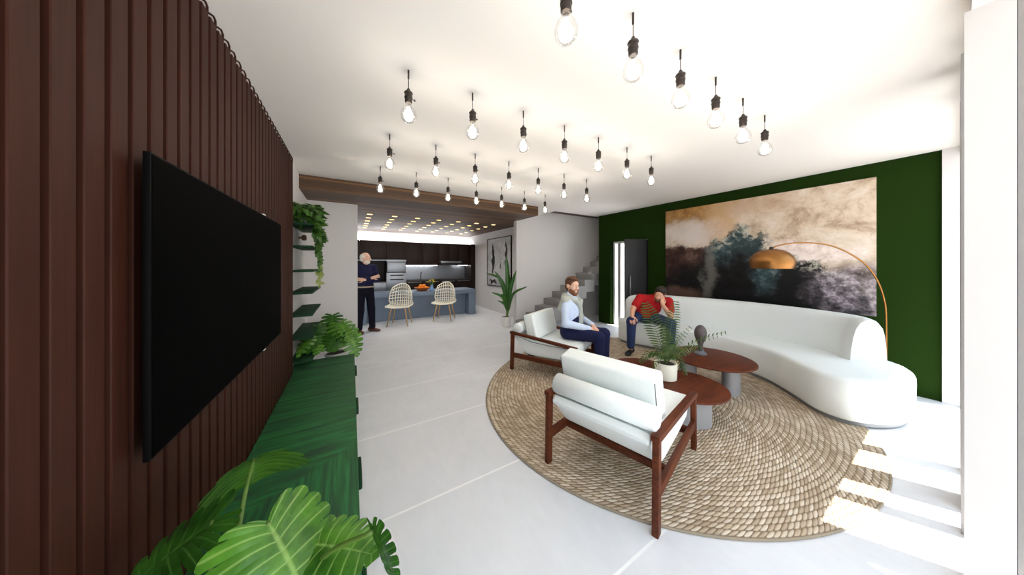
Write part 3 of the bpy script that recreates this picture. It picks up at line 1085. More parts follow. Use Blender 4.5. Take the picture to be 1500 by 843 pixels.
# =================================================================== PAINTING ON THE GREEN WALL
def painting_mat():
    t = NT('abstract_fluid_painting')
    t.set(0.45, spec=0.3)
    co = t.coord()
    x, y, z = t.xyz(co)
    s0 = t.math('SUBTRACT', 0.5, t.math('DIVIDE', y, 2.54))
    t0 = t.math('ADD', 0.5, t.math('DIVIDE', z, 1.70))
    P = t.comb(t.math('MULTIPLY', s0, 1.5), t0, 0.0)
    wc = t.n('ShaderNodeTexNoise'); t.l(P, wc.inputs['Vector'])
    wc.inputs['Scale'].default_value = 3.2; wc.inputs['Detail'].default_value = 10; wc.inputs['Roughness'].default_value = 0.68
    wx, wy, wz = t.xyz(wc.outputs['Color'])
    s = t.math('ADD', s0, t.math('MULTIPLY', t.math('SUBTRACT', wx, 0.5), 0.30))
    v = t.math('ADD', t0, t.math('MULTIPLY', t.math('SUBTRACT', wy, 0.5), 0.42))
    fine = t.noise(P, 15, 9, 0.72, 0.25)
    mid = t.noise(P, 5.0, 9, 0.70, 0.35)
    def curve(pts):
        nd = t.n('ShaderNodeFloatCurve')
        cv = nd.mapping.curves[0]
        cv.points[0].location = pts[0]; cv.points[-1].location = pts[-1]
        for p in pts[1:-1]:
            cv.points.new(*p)
        nd.mapping.update()
        t.l(s, nd.inputs['Value'])
        return nd.outputs[0]
    def blob(cx, cy, rx, ry, soft=0.35):
        a = t.math('DIVIDE', t.math('SUBTRACT', s, cx), rx)
        c_ = t.math('DIVIDE', t.math('SUBTRACT', v, cy), ry)
        d = t.math('SQRT', t.math('ADD', t.math('MULTIPLY', a, a), t.math('MULTIPLY', c_, c_)))
        return t.rng(d, 1 + soft, 1 - soft, smooth=True)
    cream = t.ramp(mid, [(0.32, lin((150, 122, 96))), (0.5, lin((208, 188, 166))), (0.68, lin((226, 214, 202)))])
    # warm ochre along the upper left
    och = t.ramp(fine, [(0.3, lin((120, 76, 26))), (0.7, lin((196, 148, 80)))])
    col = t.mix(t.math('MULTIPLY', blob(0.08, 1.0, 0.36, 0.20, 0.4), 0.95), cream, och)
    col = t.mix(t.math('MULTIPLY', blob(0.36, 0.78, 0.075, 0.30, 0.6), 0.75), col, lin((206, 160, 100)))
    col = t.mix(t.math('MULTIPLY', blob(0.5, 0.93, 0.2, 0.1, 0.6), 0.6), col, lin((196, 166, 136)))
    col = t.mix(t.math('MULTIPLY', blob(0.17, 0.74, 0.2, 0.14, 0.5), 0.8), col, lin((222, 212, 206)))
    # dark mass under a wandering shoreline
    tb = curve([(0.0, 0.56), (0.10, 0.60), (0.2, 0.56), (0.30, 0.62), (0.38, 0.66), (0.47, 0.74), (0.54, 0.62), (0.60, 0.52), (0.68, 0.46), (0.75, 0.42), (0.85, 0.32), (0.93, 0.20), (1.0, 0.10)])
    dv = t.math('SUBTRACT', tb, v)
    dark = t.rng(dv, -0.015, 0.03, smooth=True)
    maroon = t.ramp(mid, [(0.36, lin((26, 12, 10))), (0.52, lin((70, 46, 40))), (0.72, lin((150, 124, 112)))])
    black = t.ramp(fine, [(0.45, lin((4, 4, 5))), (0.8, lin((26, 26, 28)))])
    teal = t.ramp(fine, [(0.30, lin((18, 30, 32))), (0.50, lin((56, 78, 82))), (0.72, lin((140, 152, 150)))])
    base = t.mix(t.rng(s, 0.20, 0.36, smooth=True), maroon, teal)
    base = t.mix(t.rng(t.math('ADD', v, t.math('MULTIPLY', t.math('ABSOLUTE', t.math('SUBTRACT', s, 0.58)), 0.5)), 0.68, 0.42, smooth=True), base, black)
    base = t.mix(t.math('MULTIPLY', blob(0.30, 0.30, 0.035, 0.40, 0.7), 0.7), base, lin((110, 108, 102)))
    base = t.mix(t.math('MULTIPLY', blob(0.10, 0.04, 0.14, 0.09, 0.5), 0.6), base, lin((120, 92, 80)))
    base = t.mix(t.math('MULTIPLY', blob(0.60, 0.33, 0.06, 0.16, 0.5), 0.75), base, teal)
    col = t.mix(dark, col, base)
    # foam along the shoreline of the teal
    foam = t.math('MULTIPLY', t.rng(t.math('ABSOLUTE', t.math('SUBTRACT', dv, 0.03)), 0.09, 0.0), t.rng(fine, 0.46, 0.56))
    foam = t.math('MULTIPLY', foam, t.rng(s, 0.28, 0.38))
    col = t.mix(t.math('MULTIPLY', foam, 0.8), col, lin((206, 200, 182)))
    # dark islands in the teal crest
    vor = t.n('ShaderNodeTexVoronoi'); t.l(t.comb(t.math('MULTIPLY', s, 1.5), v, 0.0), vor.inputs['Vector']); vor.inputs['Scale'].default_value = 13
    isl = t.math('MULTIPLY', t.rng(vor.outputs['Distance'], 0.50, 0.40), blob(0.46, 0.60, 0.14, 0.14, 0.3))
    col = t.mix(t.math('MULTIPLY', isl, 0.85), col, lin((40, 60, 62)))
    # pale pink tongue and mottled lilac lower right
    pink = t.ramp(fine, [(0.3, lin((196, 172, 162))), (0.6, lin((236, 220, 212)))])
    col = t.mix(blob(0.77, 0.47, 0.17, 0.09, 0.2), col, pink)
    lil = t.ramp(fine, [(0.36, lin((18, 16, 18))), (0.5, lin((110, 100, 106))), (0.62, lin((176, 164, 172))), (0.75, lin((214, 204, 208)))])
    col = t.mix(t.math('MULTIPLY', blob(0.95, 0.17, 0.15, 0.20, 0.45), 0.9), col, lil)
    sp = t.rng(t.noise(P, 60, 2, 0.5), 0.68, 0.74)
    col = t.mix(t.math('MULTIPLY', sp, t.math('MULTIPLY', blob(0.75, 0.75, 0.3, 0.25, 0.4), 0.7)), col, lin((120, 92, 66)))
    t.base(col)
    return t.m
root = empty('abstract_painting', (5.483, 1.77, 1.71))
tag(root, 'very large unframed abstract painting of pale, teal and black swirls on the green wall', 'painting')
b = NB(); box(b, -0.019, -0.014, -1.27, 1.27, -0.85, 0.85, 0.0015)
obj('canvas', b, painting_mat(), root)
b = NB(); box(b, -0.0139, 0.016, -1.262, 1.262, -0.842, 0.842)
obj('stretcher', b, M['frame_white'], root)

# =================================================================== BARE BULB PENDANTS
def pendant(x, y, label, rot):
    root = empty('pendant_bulb', (x, y, CZ), rot)
    tag(root, label, 'pendant lamp', 'bare bulb pendants hanging from the white ceiling')
    b = NB(); tube(b, [(0, 0, 0), (0, 0, -0.055)], 0.0055, 8)
    obj('ceiling_sleeve', b, M['dark_metal'], root)
    b = NB(); tube(b, [(0, 0, -0.05), (0, 0, -0.128)], 0.0022, 6)
    obj('cord', b, M['dark_metal'], root)
    b = NB(); lathe(b, [(0, -0.118), (0.008, -0.12), (0.012, -0.132), (0.024, -0.142), (0.027, -0.148), (0.0235, -0.152), (0.0235, -0.170), (0.0255, -0.173), (0.0255, -0.178), (0.0225, -0.181), (0.0225, -0.205), (0.019, -0.211), (0, -0.211)], 20)
    s = obj('socket', b, M['dark_metal'], root)
    b = NB(); tube(b, [(0.022, 0, -0.176), (0.040, 0, -0.176)], 0.0028, 6); tube(b, [(0.038, 0, -0.176), (0.045, 0, -0.176)], 0.0062, 8)
    obj('key_switch', b, M['dark_metal'], s)
    b = NB(); lathe(b, [(0.0165, -0.209), (0.018, -0.222), (0.027, -0.240), (0.040, -0.258), (0.0465, -0.278), (0.0475, -0.292), (0.043, -0.312), (0.030, -0.328), (0.013, -0.3355), (0, -0.337)], 28)
    obj('glass_bulb', b, M['glass'], root, ang=80)
    b = NB()
    for k in range(8):
        a0, a1 = 2 * PI * k / 8, 2 * PI * (k + 0.5) / 8
        tube(b, [(0.006 * math.cos(a0), 0.006 * math.sin(a0), -0.236), (0.021 * math.cos(a0), 0.021 * math.sin(a0), -0.302)], 0.0022, 5)
        tube(b, [(0.006 * math.cos(a1), 0.006 * math.sin(a1), -0.236), (0.021 * math.cos(a0), 0.021 * math.sin(a0), -0.302)], 0.0018, 5)
    f = obj('filament', b, M['filament'], root)
    b = NB(); tube(b, [(0, 0, -0.21), (0, 0, -0.24)], lambda q: 0.006 - 0.003 * q, 8)
    obj('glass_stem', b, M['glass'], f)
    ld = bpy.data.lights.new('bulb_light', 'POINT'); ld.energy = BULB_WATT; ld.color = (1.0, 0.97, 0.93); ld.shadow_soft_size = 0.03
    lo = bpy.data.objects.new('bulb_light', ld); COL.objects.link(lo); lo.parent = root; lo.location = (0, 0, -0.27)
    return root
def copy_tree(o, parent=None):
    c = o.copy(); COL.objects.link(c); c.parent = parent
    for ch in o.children:
        copy_tree(ch, c)
    return c
ORD = ['first', 'second', 'third', 'fourth', 'fifth', 'sixth', 'seventh']
rown = ['nearest row', 'second row', 'third row', 'row by the wooden soffit']
proto = None
for j in range(4):
    for i in range(7):
        if j == 0 and i == 0:
            continue
        lab = 'bare glass bulb on dark socket, %s from the television side, %s' % (ORD[i], rown[j])
        x, y, r = 0.312 + 0.4397 * i, 0.822 + 0.9825 * j, 0.3 + 0.05 * i
        if proto is None:
            proto = pendant(x, y, lab, r)
        else:
            o = copy_tree(proto)
            o.location = (x, y, CZ); o.rotation_euler = (0, 0, r); o['label'] = lab

# =================================================================== KITCHEN
# island: stone worktop on a side slab, recessed front
IX0, IX1, IY0, IY1, IZ = 0.10, 3.20, 7.45, 8.25, 0.745
root = empty('kitchen_island', ((IX0 + IX1) / 2, (IY0 + IY1) / 2, 0))
tag(root, 'long grey stone kitchen island with two rattan chairs in front', 'kitchen island')
hx, hy = (IX1 - IX0) / 2, (IY1 - IY0) / 2
b = NB(); box(b, -hx, hx, -hy, hy, IZ - 0.11, IZ, 0.004)
obj('worktop', b, M['island'], root)
for sx in (-1, 1):
    b = NB(); box(b, sx * hx - (0.21 if sx > 0 else 0), sx * hx + (0.21 if sx < 0 else 0), -hy, hy, 0, IZ - 0.1105, 0.004)
    obj('side_slab', b, M['island'], root)
b = NB(); box(b, -hx + 0.211, hx - 0.211, -hy + 0.28, hy - 0.02, 0.0, IZ - 0.1105)
obj('front_panel', b, M['island'], root)

# rattan chairs
def rattan(loc, rz, label):
    root = empty('rattan_chair', loc, rz)
    tag(root, label, 'chair', 'cream rattan chairs at the kitchen island')
    def S(a, q):
        pr = [(0.26, 0.455, 0.26), (0.14, 0.440, 0.275), (0.0, 0.43, 0.28), (-0.13, 0.435, 0.275), (-0.21, 0.475, 0.27), (-0.25, 0.57, 0.268), (-0.275, 0.70, 0.265), (-0.295, 0.85, 0.25), (-0.31, 1.00, 0.21)]
        f = q * (len(pr) - 1); i = min(int(f), len(pr) - 2); t = f - i
        y, z, w = [pr[i][j] * (1 - t) + pr[i + 1][j] * t for j in range(3)]
        bk = min(max((q - 0.45) / 0.2, 0), 1)
        y += 0.20 * a * a * bk
        z += 0.05 * a * a * (1 - bk) * (1 if q > 0.05 else 0.5) - (0.10 * a * a if q > 0.93 else 0.10 * a * a * max(0, (q - 0.7) / 0.3))
        return Vector((w * a, y, z))
    b = NB()
    na, nq = 11, 13
    for i in range(na):
        a = -1 + 2 * i / (na - 1)
        tube(b, [S(a, k / 24) for k in range(25)], 0.0095, 6)
    for k in range(1, nq):
        q = k / nq
        tube(b, [S(-1 + 2 * i / 14, q) for i in range(15)], 0.0095, 6)
    obj('woven_shell', b, M['rattan'], root)
    b = NB()
    rim = [S(-1, k / 20) for k in range(21)] + [S(-1 + 2 * i / 14, 1.0) for i in range(1, 14)] + [S(1, 1 - k / 20) for k in range(21)] + [S(1 - 2 * i / 10, 0.0) for i in range(1, 10)]
    tube(b, rim, 0.013, 8, closed=True)
    obj('rim', b, M['rattan'], root)
    for sx in (-1, 1):
        for sy in (-1, 1):
            b = NB(); tube(b, [(sx * 0.16, sy * 0.15 - 0.0, 0.425), (sx * 0.235, sy * 0.23, 0.0)], lambda s: 0.017 - 0.006 * s, 10)
            obj('leg', b, M['light_wood'], root)
    return root
rattan((1.02, 7.06, 0), math.radians(157), 'cream rattan chair with ash legs, beside the standing man')
rattan((2.13, 7.06, 0), math.radians(149), 'cream rattan chair with ash legs, nearer the art wall')

# fruit bowl, oranges, vase with yellow flowers
BP = onz(619, 426.2, IZ); BP.z = IZ + 0.001
root = empty('fruit_bowl', BP)
tag(root, 'wide orange brown bowl of oranges on the kitchen island', 'bowl')
b = NB(); lathe(b, [(0, 0), (0.10, 0), (0.12, 0.012), (0.19, 0.06), (0.225, 0.095), (0.218, 0.096), (0.18, 0.066), (0.11, 0.022), (0, 0.016)], 36)
obj('bowl_body', b, M['bowl_wood'], root)
random.seed(3)
spots = [(0.0, 0.0, 0.0)] + [(0.105 * math.cos(a), 0.105 * math.sin(a), 0.018) for a in [k * PI / 3 for k in range(6)]] + [(0.055 * math.cos(a), 0.055 * math.sin(a), 0.078) for a in (0.5, 2.6, 4.7)]
wh = ['in the middle of the bowl', 'on the art wall side of the bowl', 'at the back right of the bowl', 'at the back left of the bowl', 'on the side of the standing man', 'at the front left of the bowl', 'at the front right of the bowl', 'on top of the pile at the right', 'on top of the pile at the left', 'on top of the pile at the front']
for k, (x, y, z) in enumerate(spots):
    root = empty('orange_fruit', BP + Vector((x, y, 0.0175 + z)))
    tag(root, 'round orange ' + wh[k], 'orange', 'oranges in the fruit bowl')
    b = NB(); lathe(b, [(0, 0), (0.02, 0.004), (0.038, 0.02), (0.045, 0.045), (0.039, 0.07), (0.02, 0.085), (0.004, 0.0875), (0, 0.086)], 20)
    obj('peel', b, M['orange'], root)
    b = NB(); lathe(b, [(0, 0.0865), (0.005, 0.0865), (0.004, 0.0905), (0, 0.091)], 8)
    obj('stalk', b, M['stem'], root)
VP = onz(632.5, 426.4, IZ); VP.z = IZ + 0.001
root = empty('flower_vase', VP)
tag(root, 'small blue vase of yellow flowers beside the fruit bowl', 'vase')
b = NB(); lathe(b, [(0, 0), (0.05, 0), (0.058, 0.02), (0.055, 0.06), (0.036, 0.11), (0.034, 0.14), (0.042, 0.165), (0.038, 0.166), (0.03, 0.14), (0, 0.13)], 24)
obj('vase_body', b, M['vase'], root)
b = NB()
for k in range(9):
    a = k * 2.4; r = 0.03 + 0.012 * (k % 5)
    e = Vector((r * math.cos(a) * 1.6, r * math.sin(a) * 1.6, 0.25 + 0.02 * (k % 4)))
    tube(b, [(0.01 * math.cos(a), 0.01 * math.sin(a), 0.131), (e.x * 0.5, e.y * 0.5, 0.20), e], 0.003, 5)
st = obj('stems', b, M['stem'], root); st['kind'] = 'stuff'
b = NB()
for k in range(9):
    a = k * 2.4; r = 0.03 + 0.012 * (k % 5)
    e = Vector((r * math.cos(a) * 1.6, r * math.sin(a) * 1.6, 0.25 + 0.02 * (k % 4)))
    for m in range(7):
        am = 2 * PI * m / 7
        d = Vector((math.cos(am), math.sin(am), 0.5)) * 0.026
        tube(b, [e, e + d * 0.6, e + d], lambda s: [0.004, 0.012, 0.003][min(int(s * 2.01), 2)], 6)
o = obj('blossoms', b, M['yellow_flower'], root); o['kind'] = 'stuff'

# cabinets along the back wall
YF, YB = 9.10, 9.745
def cabinet(name, label, x0, x1, y0, z0, z1, doors, drawers=0, handle=None, mat='dark_wood', fmat=None):
    root = empty(name, ((x0 + x1) / 2, YB, z0))
    tag(root, label, 'cabinet')
    hw = (x1 - x0) / 2
    b = NB(); box(b, -hw, hw, y0 + 0.022 - YB, 0, 0, z1 - z0)
    obj('carcass', b, M[mat], root)
    fm = M[fmat or mat]
    H = z1 - z0
    if drawers:
        for k in range(drawers):
            b = NB(); box(b, -hw + 0.003, hw - 0.003, y0 - YB, y0 + 0.0215 - YB, H * k / drawers + 0.003, H * (k + 1) / drawers - 0.003, 0.002)
            d = obj('drawer', b, fm, root)
            if handle:
                b = NB(); box(b, -hw + 0.05, hw - 0.05, y0 - 0.03 - YB, y0 - 0.0005 - YB, H * (k + 1) / drawers - 0.035, H * (k + 1) / drawers - 0.018, 0.003)
                obj('handle', b, M['steel'], d)
    else:
        for k in range(doors):
            xa, xb = -hw + 2 * hw * k / doors, -hw + 2 * hw * (k + 1) / doors
            b = NB(); box(b, xa + 0.003, xb - 0.003, y0 - YB, y0 + 0.0215 - YB, 0.003, H - 0.003, 0.002)
            d = obj('door', b, fm, root)
            if handle:
                b = NB(); box(b, xa + 0.05, xb - 0.05, y0 - 0.025 - YB, y0 - 0.0005 - YB, 0.01, 0.022, 0.003)
                obj('handle', b, M['steel'], d)
    return root
cabinet('wall_cabinet', 'dark brown upper cabinet above the standing man', -0.7, 0.2, YF, 1.635, 2.215, 1)
cabinet('wall_cabinet', 'dark brown upper cabinet left of the oven tower', 0.205, 0.925, YF, 1.635, 2.215, 1)
b = NB(); box(b, -0.7, 0.925, YF - 0.02, YB, 1.60, 1.633, 0.002)
tag(obj('light_pelmet', b, M['steel']), 'thin steel strip under the upper cabinets left of the oven tower', 'trim strip')
root = cabinet('oven_tower', 'tall dark cabinet with two built-in steel ovens', 0.93, 1.50, YF, 0.0, 2.215, 1, mat='dark_wood')
root['category'] = 'oven tower'
def front_box(x0, x1, z0, z1, dy, name, mat, parent, y1=None):
    b = NB(); box(b, x0 - 1.215, x1 - 1.215, YF - dy - YB, YF - 0.0005 - YB if y1 is None else y1, z0, z1, 0.004)
    return obj(name, b, mat, parent)
front_box(0.925, 1.505, 1.565, 1.635, 0.03, 'top_trim', M['steel'], root)
ov = front_box(0.95, 1.485, 1.245, 1.555, 0.025, 'oven_door', M['steel'], root); ov['label'] = 'upper oven front'
lo_ = front_box(0.925, 1.505, 0.60, 1.225, 0.025, 'oven_door', M['steel'], root); lo_['label'] = 'lower oven front with two dark grip bars'
for z in (1.145, 1.015):
    b = NB(); box(b, 1.03 - 1.215, 1.42 - 1.215, YF - 0.06 - YB, YF - 0.0255 - YB, z - 0.018, z + 0.018, 0.006)
    obj('grip', b, M['dark_metal'], lo_)
b = NB(); box(b, -0.7, 0.92, YF - 0.02, YB, 0.93, 0.965, 0.003)
tag(obj('counter_top', b, M['dark_metal']), 'dark counter left of the oven tower', 'worktop')
b = NB(); box(b, -0.7, 0.925, YB - 0.03, YB - 0.0, 0.966, 1.599)
tag(obj('splash_panel', b, M['dark_wood']), 'dark brown back panel over the left kitchen counter', 'wall panel')
cabinet('base_cabinet', 'steel fronted drawer unit left of the oven tower', -0.1, 0.92, YF, 0.0, 0.929, 0, 3, True, 'dark_wood', 'steel')
YU = 9.22
cabinet('wall_cabinet', 'dark brown upper cabinet next to the oven tower', 1.505, 2.06, YU, 1.455, 2.215, 1)
cabinet('wall_cabinet', 'dark brown upper cabinet left of the cooker hood', 2.065, 2.60, YU, 1.455, 2.215, 1)
cabinet('wall_cabinet', 'dark brown upper cabinet above the cooker hood', 2.605, 3.33, YU, 1.60, 2.215, 2)
cabinet('wall_cabinet', 'dark brown upper cabinet right of the cooker hood', 3.335, 3.72, YU, 1.455, 2.215, 1)
root = cabinet('tall_cabinet', 'tall dark brown cabinet in the kitchen corner by the art wall', 3.725, 3.895, YF, 0.0, 2.215, 1)
root = empty('cooker_hood', (2.968, YB, 1.455)); tag(root, 'slim steel cooker hood under the upper cabinets', 'cooker hood')
b = NB(); box(b, -0.36, 0.36, 9.03 - YB, 0, 0.085, 0.143, 0.004)
obj('visor', b, M['steel'], root)
b = NB(); box(b, -0.34, 0.34, 9.09 - YB, 0, 0.0, 0.0845, 0.004)
obj('filter_box', b, M['dark_metal'], root)
b = NB(); box(b, 1.505, 3.72, YB - 0.012, YB, 0.966, 1.454)
tag(obj('steel_splashback', b, M['steel']), 'brushed steel splashback behind the right kitchen counter', 'splashback')
b = NB(); box(b, 1.505, 3.72, YF - 0.02, YB - 0.0125, 0.93, 0.965, 0.003)
tag(obj('counter_top', b, M['dark_metal']), 'dark counter right of the oven tower', 'worktop')
for k, nm in enumerate(['beside the oven tower', 'in the middle below the splashback', 'below the cooker hood', 'beside the corner cabinet']):
    xa = 1.505 + k * 0.554
    cabinet('base_cabinet', 'dark brown drawer unit ' + nm, xa, xa + 0.549, YF, 0.0, 0.929, 0, 3, True)
for x0, x1, nm in ((1.56, 2.58, 'left'), (3.36, 3.70, 'right')):
    b = NB(); box(b, x0, x1, 9.40, 9.44, 1.4405, 1.4545, 0.003)
    tag(obj('under_cabinet_light', b, M['led']), 'bright strip light under the cabinets %s of the cooker hood' % nm, 'strip light')
b = NB(); tube(b, [(2.05, 9.52, 0.966), (2.05, 9.52, 1.16), (2.05, 9.51, 1.20), (2.05, 9.46, 1.215), (2.05, 9.42, 1.20), (2.05, 9.415, 1.17)], 0.012, 10)
tag(obj('kitchen_tap', b, M['dark_metal']), 'slim dark tap on the right kitchen counter', 'tap')
b = NB(); box(b, -0.9, 3.86, 9.50, 9.53, 2.217, 2.235, 0.003)
tag(obj('cove_light', b, M['cove']), 'long white strip light on top of the kitchen cabinets', 'strip light')

# downlights in the wooden ceiling
first = None
for i in range(7):
    for j in range(6):
        x = 0.325 + 0.4825 * i; y = 6.32 + 0.49 * j
        lab = 'small square warm downlight, %s from the partition, %s row from the living room' % (ORD[i], ORD[j])
        if first is None:
            b = NB(); box(b, -0.058, 0.058, -0.045, 0.045, -0.006, 0.0, 0.002)
            f = empty('ceiling_downlight', (x, y, SZ))
            obj('trim_ring', b, M['brass'], f)
            b = NB(); box(b, -0.048, 0.048, -0.035, 0.035, -0.0075, -0.0062)
            obj('lens', b, M['spot'], f)
            ld = bpy.data.lights.new('downlight_beam', 'SPOT'); ld.energy = SPOT_WATT; ld.color = (1.0, 0.985, 0.97); ld.spot_size = 2.4; ld.spot_blend = 0.6; ld.shadow_soft_size = 0.04
            lo = bpy.data.objects.new('downlight_beam', ld); COL.objects.link(lo); lo.parent = f; lo.location = (0, 0, -0.02)
            first = f
        else:
            f = copy_tree(first); f.location = (x, y, SZ)
        tag(f, lab, 'downlight', 'square downlights in the wooden kitchen ceiling')

# framed abstract picture on the art wall
def ink_mat():
    t = NT('ink_picture')
    t.set(0.5, spec=0.3)
    co = t.coord()
    x, y, z = t.xyz(co)
    n = t.noise(co, 4, 7, 0.7, 0.6)
    n2 = t.noise(t.mapping(co, scale=(1, 3.2, 1.1)), 3.2, 6, 0.65, 0.4)
    base = t.ramp(n, [(0.3, lin((150, 150, 150))), (0.6, lin((196, 196, 196)))])
    def stroke(y0, z0, ry, rz, th):
        a = t.math('DIVIDE', t.math('ADD', t.math('SUBTRACT', y, y0), t.math('MULTIPLY', t.math('SUBTRACT', n, 0.5), 0.35)), ry)
        c = t.math('DIVIDE', t.math('ADD', t.math('SUBTRACT', z, z0), t.math('MULTIPLY', t.math('SUBTRACT', n2, 0.5), 0.5)), rz)
        return t.rng(t.math('ADD', t.math('MULTIPLY', a, a), t.math('MULTIPLY', c, c)), 1.0, 0.75)
    m = stroke(0.38, 0.12, 0.09, 0.5, 0)
    for s_ in (stroke(0.36, -0.02, 0.13, 0.22, 0), stroke(-0.48, 0.2, 0.07, 0.45, 0), stroke(-0.1, -0.1, 0.04, 0.14, 0), stroke(0.35, -0.62, 0.28, 0.07, 0)):
        m = t.math('MAXIMUM', m, s_)
    t.base(t.mix(m, base, lin((18, 18, 20))))
    return t.m
root = empty('framed_ink_picture', (3.898, 7.265, 1.56))
tag(root, 'tall black framed ink picture of grey and black strokes on the kitchen side wall', 'picture')
b = NB(); box(b, -0.018, 0.0, -0.76, 0.76, -0.74, 0.74)
obj('picture_sheet', b, ink_mat(), root)
b = NB()
for a, c, e, f in ((-0.78, 0.78, 0.735, 0.755), (-0.78, 0.78, -0.755, -0.735)):
    box(b, -0.035, 0.0, a, c, e, f, 0.002)
for a, c in ((-0.78, -0.757), (0.757, 0.78)):
    box(b, -0.035, 0.0, a, c, -0.7349, 0.7349, 0.002)
obj('frame', b, M['black'], root)

# =================================================================== PEOPLE
def vec(p): return Vector(p)
def head_prims(c, f, s=1.0, u=(0, 0, 1)):
    """Skull, jaw, nose, brow, eye hollows, lips, ears round the head centre c (mid-height of the head)."""
    R = frame(f, u)
    r_, f_, u_ = [Vector(R[:, k]) for k in range(3)]
    P = lambda x, y, z: Vector(c) + (r_ * x + f_ * y + u_ * z) * s
    E = lambda p, r, k=0.012, sub=False: ell(p, [q * s for q in r], R, k * s, sub)
    pr = [E(P(0, -0.012, 0.035), (0.074, 0.095, 0.083)), E(P(0, 0.022, -0.035), (0.058, 0.068, 0.078), 0.02), E(P(0, 0.055, -0.092), (0.026, 0.026, 0.024), 0.025),
          E(P(0, 0.070, 0.030), (0.052, 0.020, 0.012), 0.014),
          E(P(0.028, 0.091, 0.008), (0.017, 0.014, 0.011), 0.008, True), E(P(-0.028, 0.091, 0.008), (0.017, 0.014, 0.011), 0.008, True),
          cone(P(0, 0.086, 0.016), P(0, 0.106, -0.026), 0.009 * s, 0.013 * s, 0.010 * s),
          E(P(0.012, 0.098, -0.030), (0.010, 0.010, 0.008), 0.006), E(P(-0.012, 0.098, -0.030), (0.010, 0.010, 0.008), 0.006),
          E(P(0.035, 0.062, -0.020), (0.022, 0.018, 0.018), 0.015), E(P(-0.035, 0.062, -0.020), (0.022, 0.018, 0.018), 0.015),
          E(P(0.075, -0.008, 0.0), (0.010, 0.020, 0.032), 0.006), E(P(-0.075, -0.008, 0.0), (0.010, 0.020, 0.032), 0.006)]
    return pr, P, E, R

def hand_prims(w, d, n, curl=0.5, side=1, s=1.0, spread=0.10):
    """A hand from wrist w, fingers along d, palm facing n; side = +1 when the thumb lies towards d x n."""
    d = Vector(d).normalized(); n = Vector(n); n = (n - d * n.dot(d)).normalized(); x = d.cross(n) * side
    Rm = np.array([[x.x, d.x, n.x], [x.y, d.y, n.y], [x.z, d.z, n.z]])
    pr = [ell(w + d * 0.048 * s, (0.040 * s, 0.052 * s, 0.015 * s), Rm, 0.012), cone(w - d * 0.01, w + d * 0.03 * s, 0.024 * s, 0.024 * s, 0.014)]
    for off, L in ((0.030, 0.070), (0.010, 0.080), (-0.011, 0.074), (-0.030, 0.058)):
        p = w + d * 0.088 * s + x * off * s
        a = 0.25 * curl
        dirn = (d + x * off * spread * 20 * 0.3).normalized()
        for k, fr in enumerate((0.45, 0.32, 0.23)):
            dd = (dirn * math.cos(a) + n * math.sin(a)).normalized()
            q = p + dd * L * fr * s
            pr.append(cone(p, q, (0.0095 - 0.001 * k) * s, (0.0088 - 0.001 * k) * s, 0.003))
            p = q
            a += curl * 0.95
    p = w + d * 0.028 * s + x * 0.030 * s
    q = p + (d * 0.55 + x * 0.65 + n * 0.3).normalized() * 0.042 * s
    e = q + (d * 0.85 + x * 0.15 + n * 0.35).normalized() * 0.034 * s
    pr += [cone(p, q, 0.0135 * s, 0.011 * s, 0.008), cone(q, e, 0.0105 * s, 0.008 * s, 0.003)]
    return pr

def shoe_prims(ankle, toe_dir, L=0.27, z0=0.0):
    t = Vector(toe_dir); t.z = 0; t.normalize()
    h = Vector((ankle.x, ankle.y, z0)) - t * 0.055
    R = frame(t)
    return [ell(h + Vector((0, 0, 0.045)), (0.037, 0.05, 0.045), R, 0.02), ell(h + t * 0.10 + Vector((0, 0, 0.04)), (0.040, 0.09, 0.036), R, 0.03),
            ell(h + t * (L - 0.09) + Vector((0, 0, 0.032)), (0.046, 0.075, 0.030), R, 0.03), cone(h + Vector((0, 0, 0.05)), h + t * 0.02 + Vector((0, 0, 0.10)), 0.04, 0.038, 0.02)]

def flatten_bottom(bm, z0):
    for v in bm.verts:
        if v.co.z < z0 + 0.0005:
            v.co.z = z0 + 0.0005

def sdf_part(name, prims, vox, mat, parent, flat=None):
    b = sdf_mesh(prims, vox)
    if SEAT:
        SEAT(b)
    if flat is not None:
        flatten_bottom(b, flat)
    inv = parent.location
    for v in b.verts:
        v.co -= inv
    return obj(name, b, mat, parent, ang=85)

SEAT = None
def on_armchair(b):
    # whatever rests on the cushion is pressed flat against it
    f, o = Vector((0.44, -0.898, 0)), Vector((2.27, 3.39, 0))
    for v in b.verts:
        if 0.28 < v.co.z < 0.462 and (v.co - o).dot(f) < 0.96:
            v.co.z = 0.462
def on_sofa(b):
    P = [(p.x + SX, p.y + SYY) for p in inset(fp, -0.012 * SGN)]
    for v in b.verts:
        if 0.25 < v.co.z < 0.4505:
            x, y = v.co.x, v.co.y
            c = False
            for i in range(len(P)):
                (x1, y1), (x2, y2) = P[i - 1], P[i]
                if (y1 > y) != (y2 > y) and x < (x2 - x1) * (y - y1) / (y2 - y1) + x1:
                    c = not c
            if c:
                v.co.z = 0.4505
def eyes(parent, P, s, f):
    for sx in (-1, 1):
        b = NB()
        bmesh.ops.create_uvsphere(b, u_segments=12, v_segments=8, radius=0.0105 * s)
        o = obj('eye', b, M['eye_white'], parent, loc=P(sx * 0.028, 0.077, 0.008) - parent.location)
        b = NB()
        bmesh.ops.create_uvsphere(b, u_segments=10, v_segments=6, radius=0.0055 * s)
        i = obj('iris', b, M['eye'], o, loc=Vector(f).normalized() * 0.0065 * s)
M['eye_white'] = plain('eye_white', (228, 224, 218), 0.3, var=0.0)

def dirs(f):
    f = Vector(f); f.z = 0; f.normalize()
    return f, f.cross(Vector((0, 0, 1))), Vector((0, 0, 1))      # forward, the person's right, up

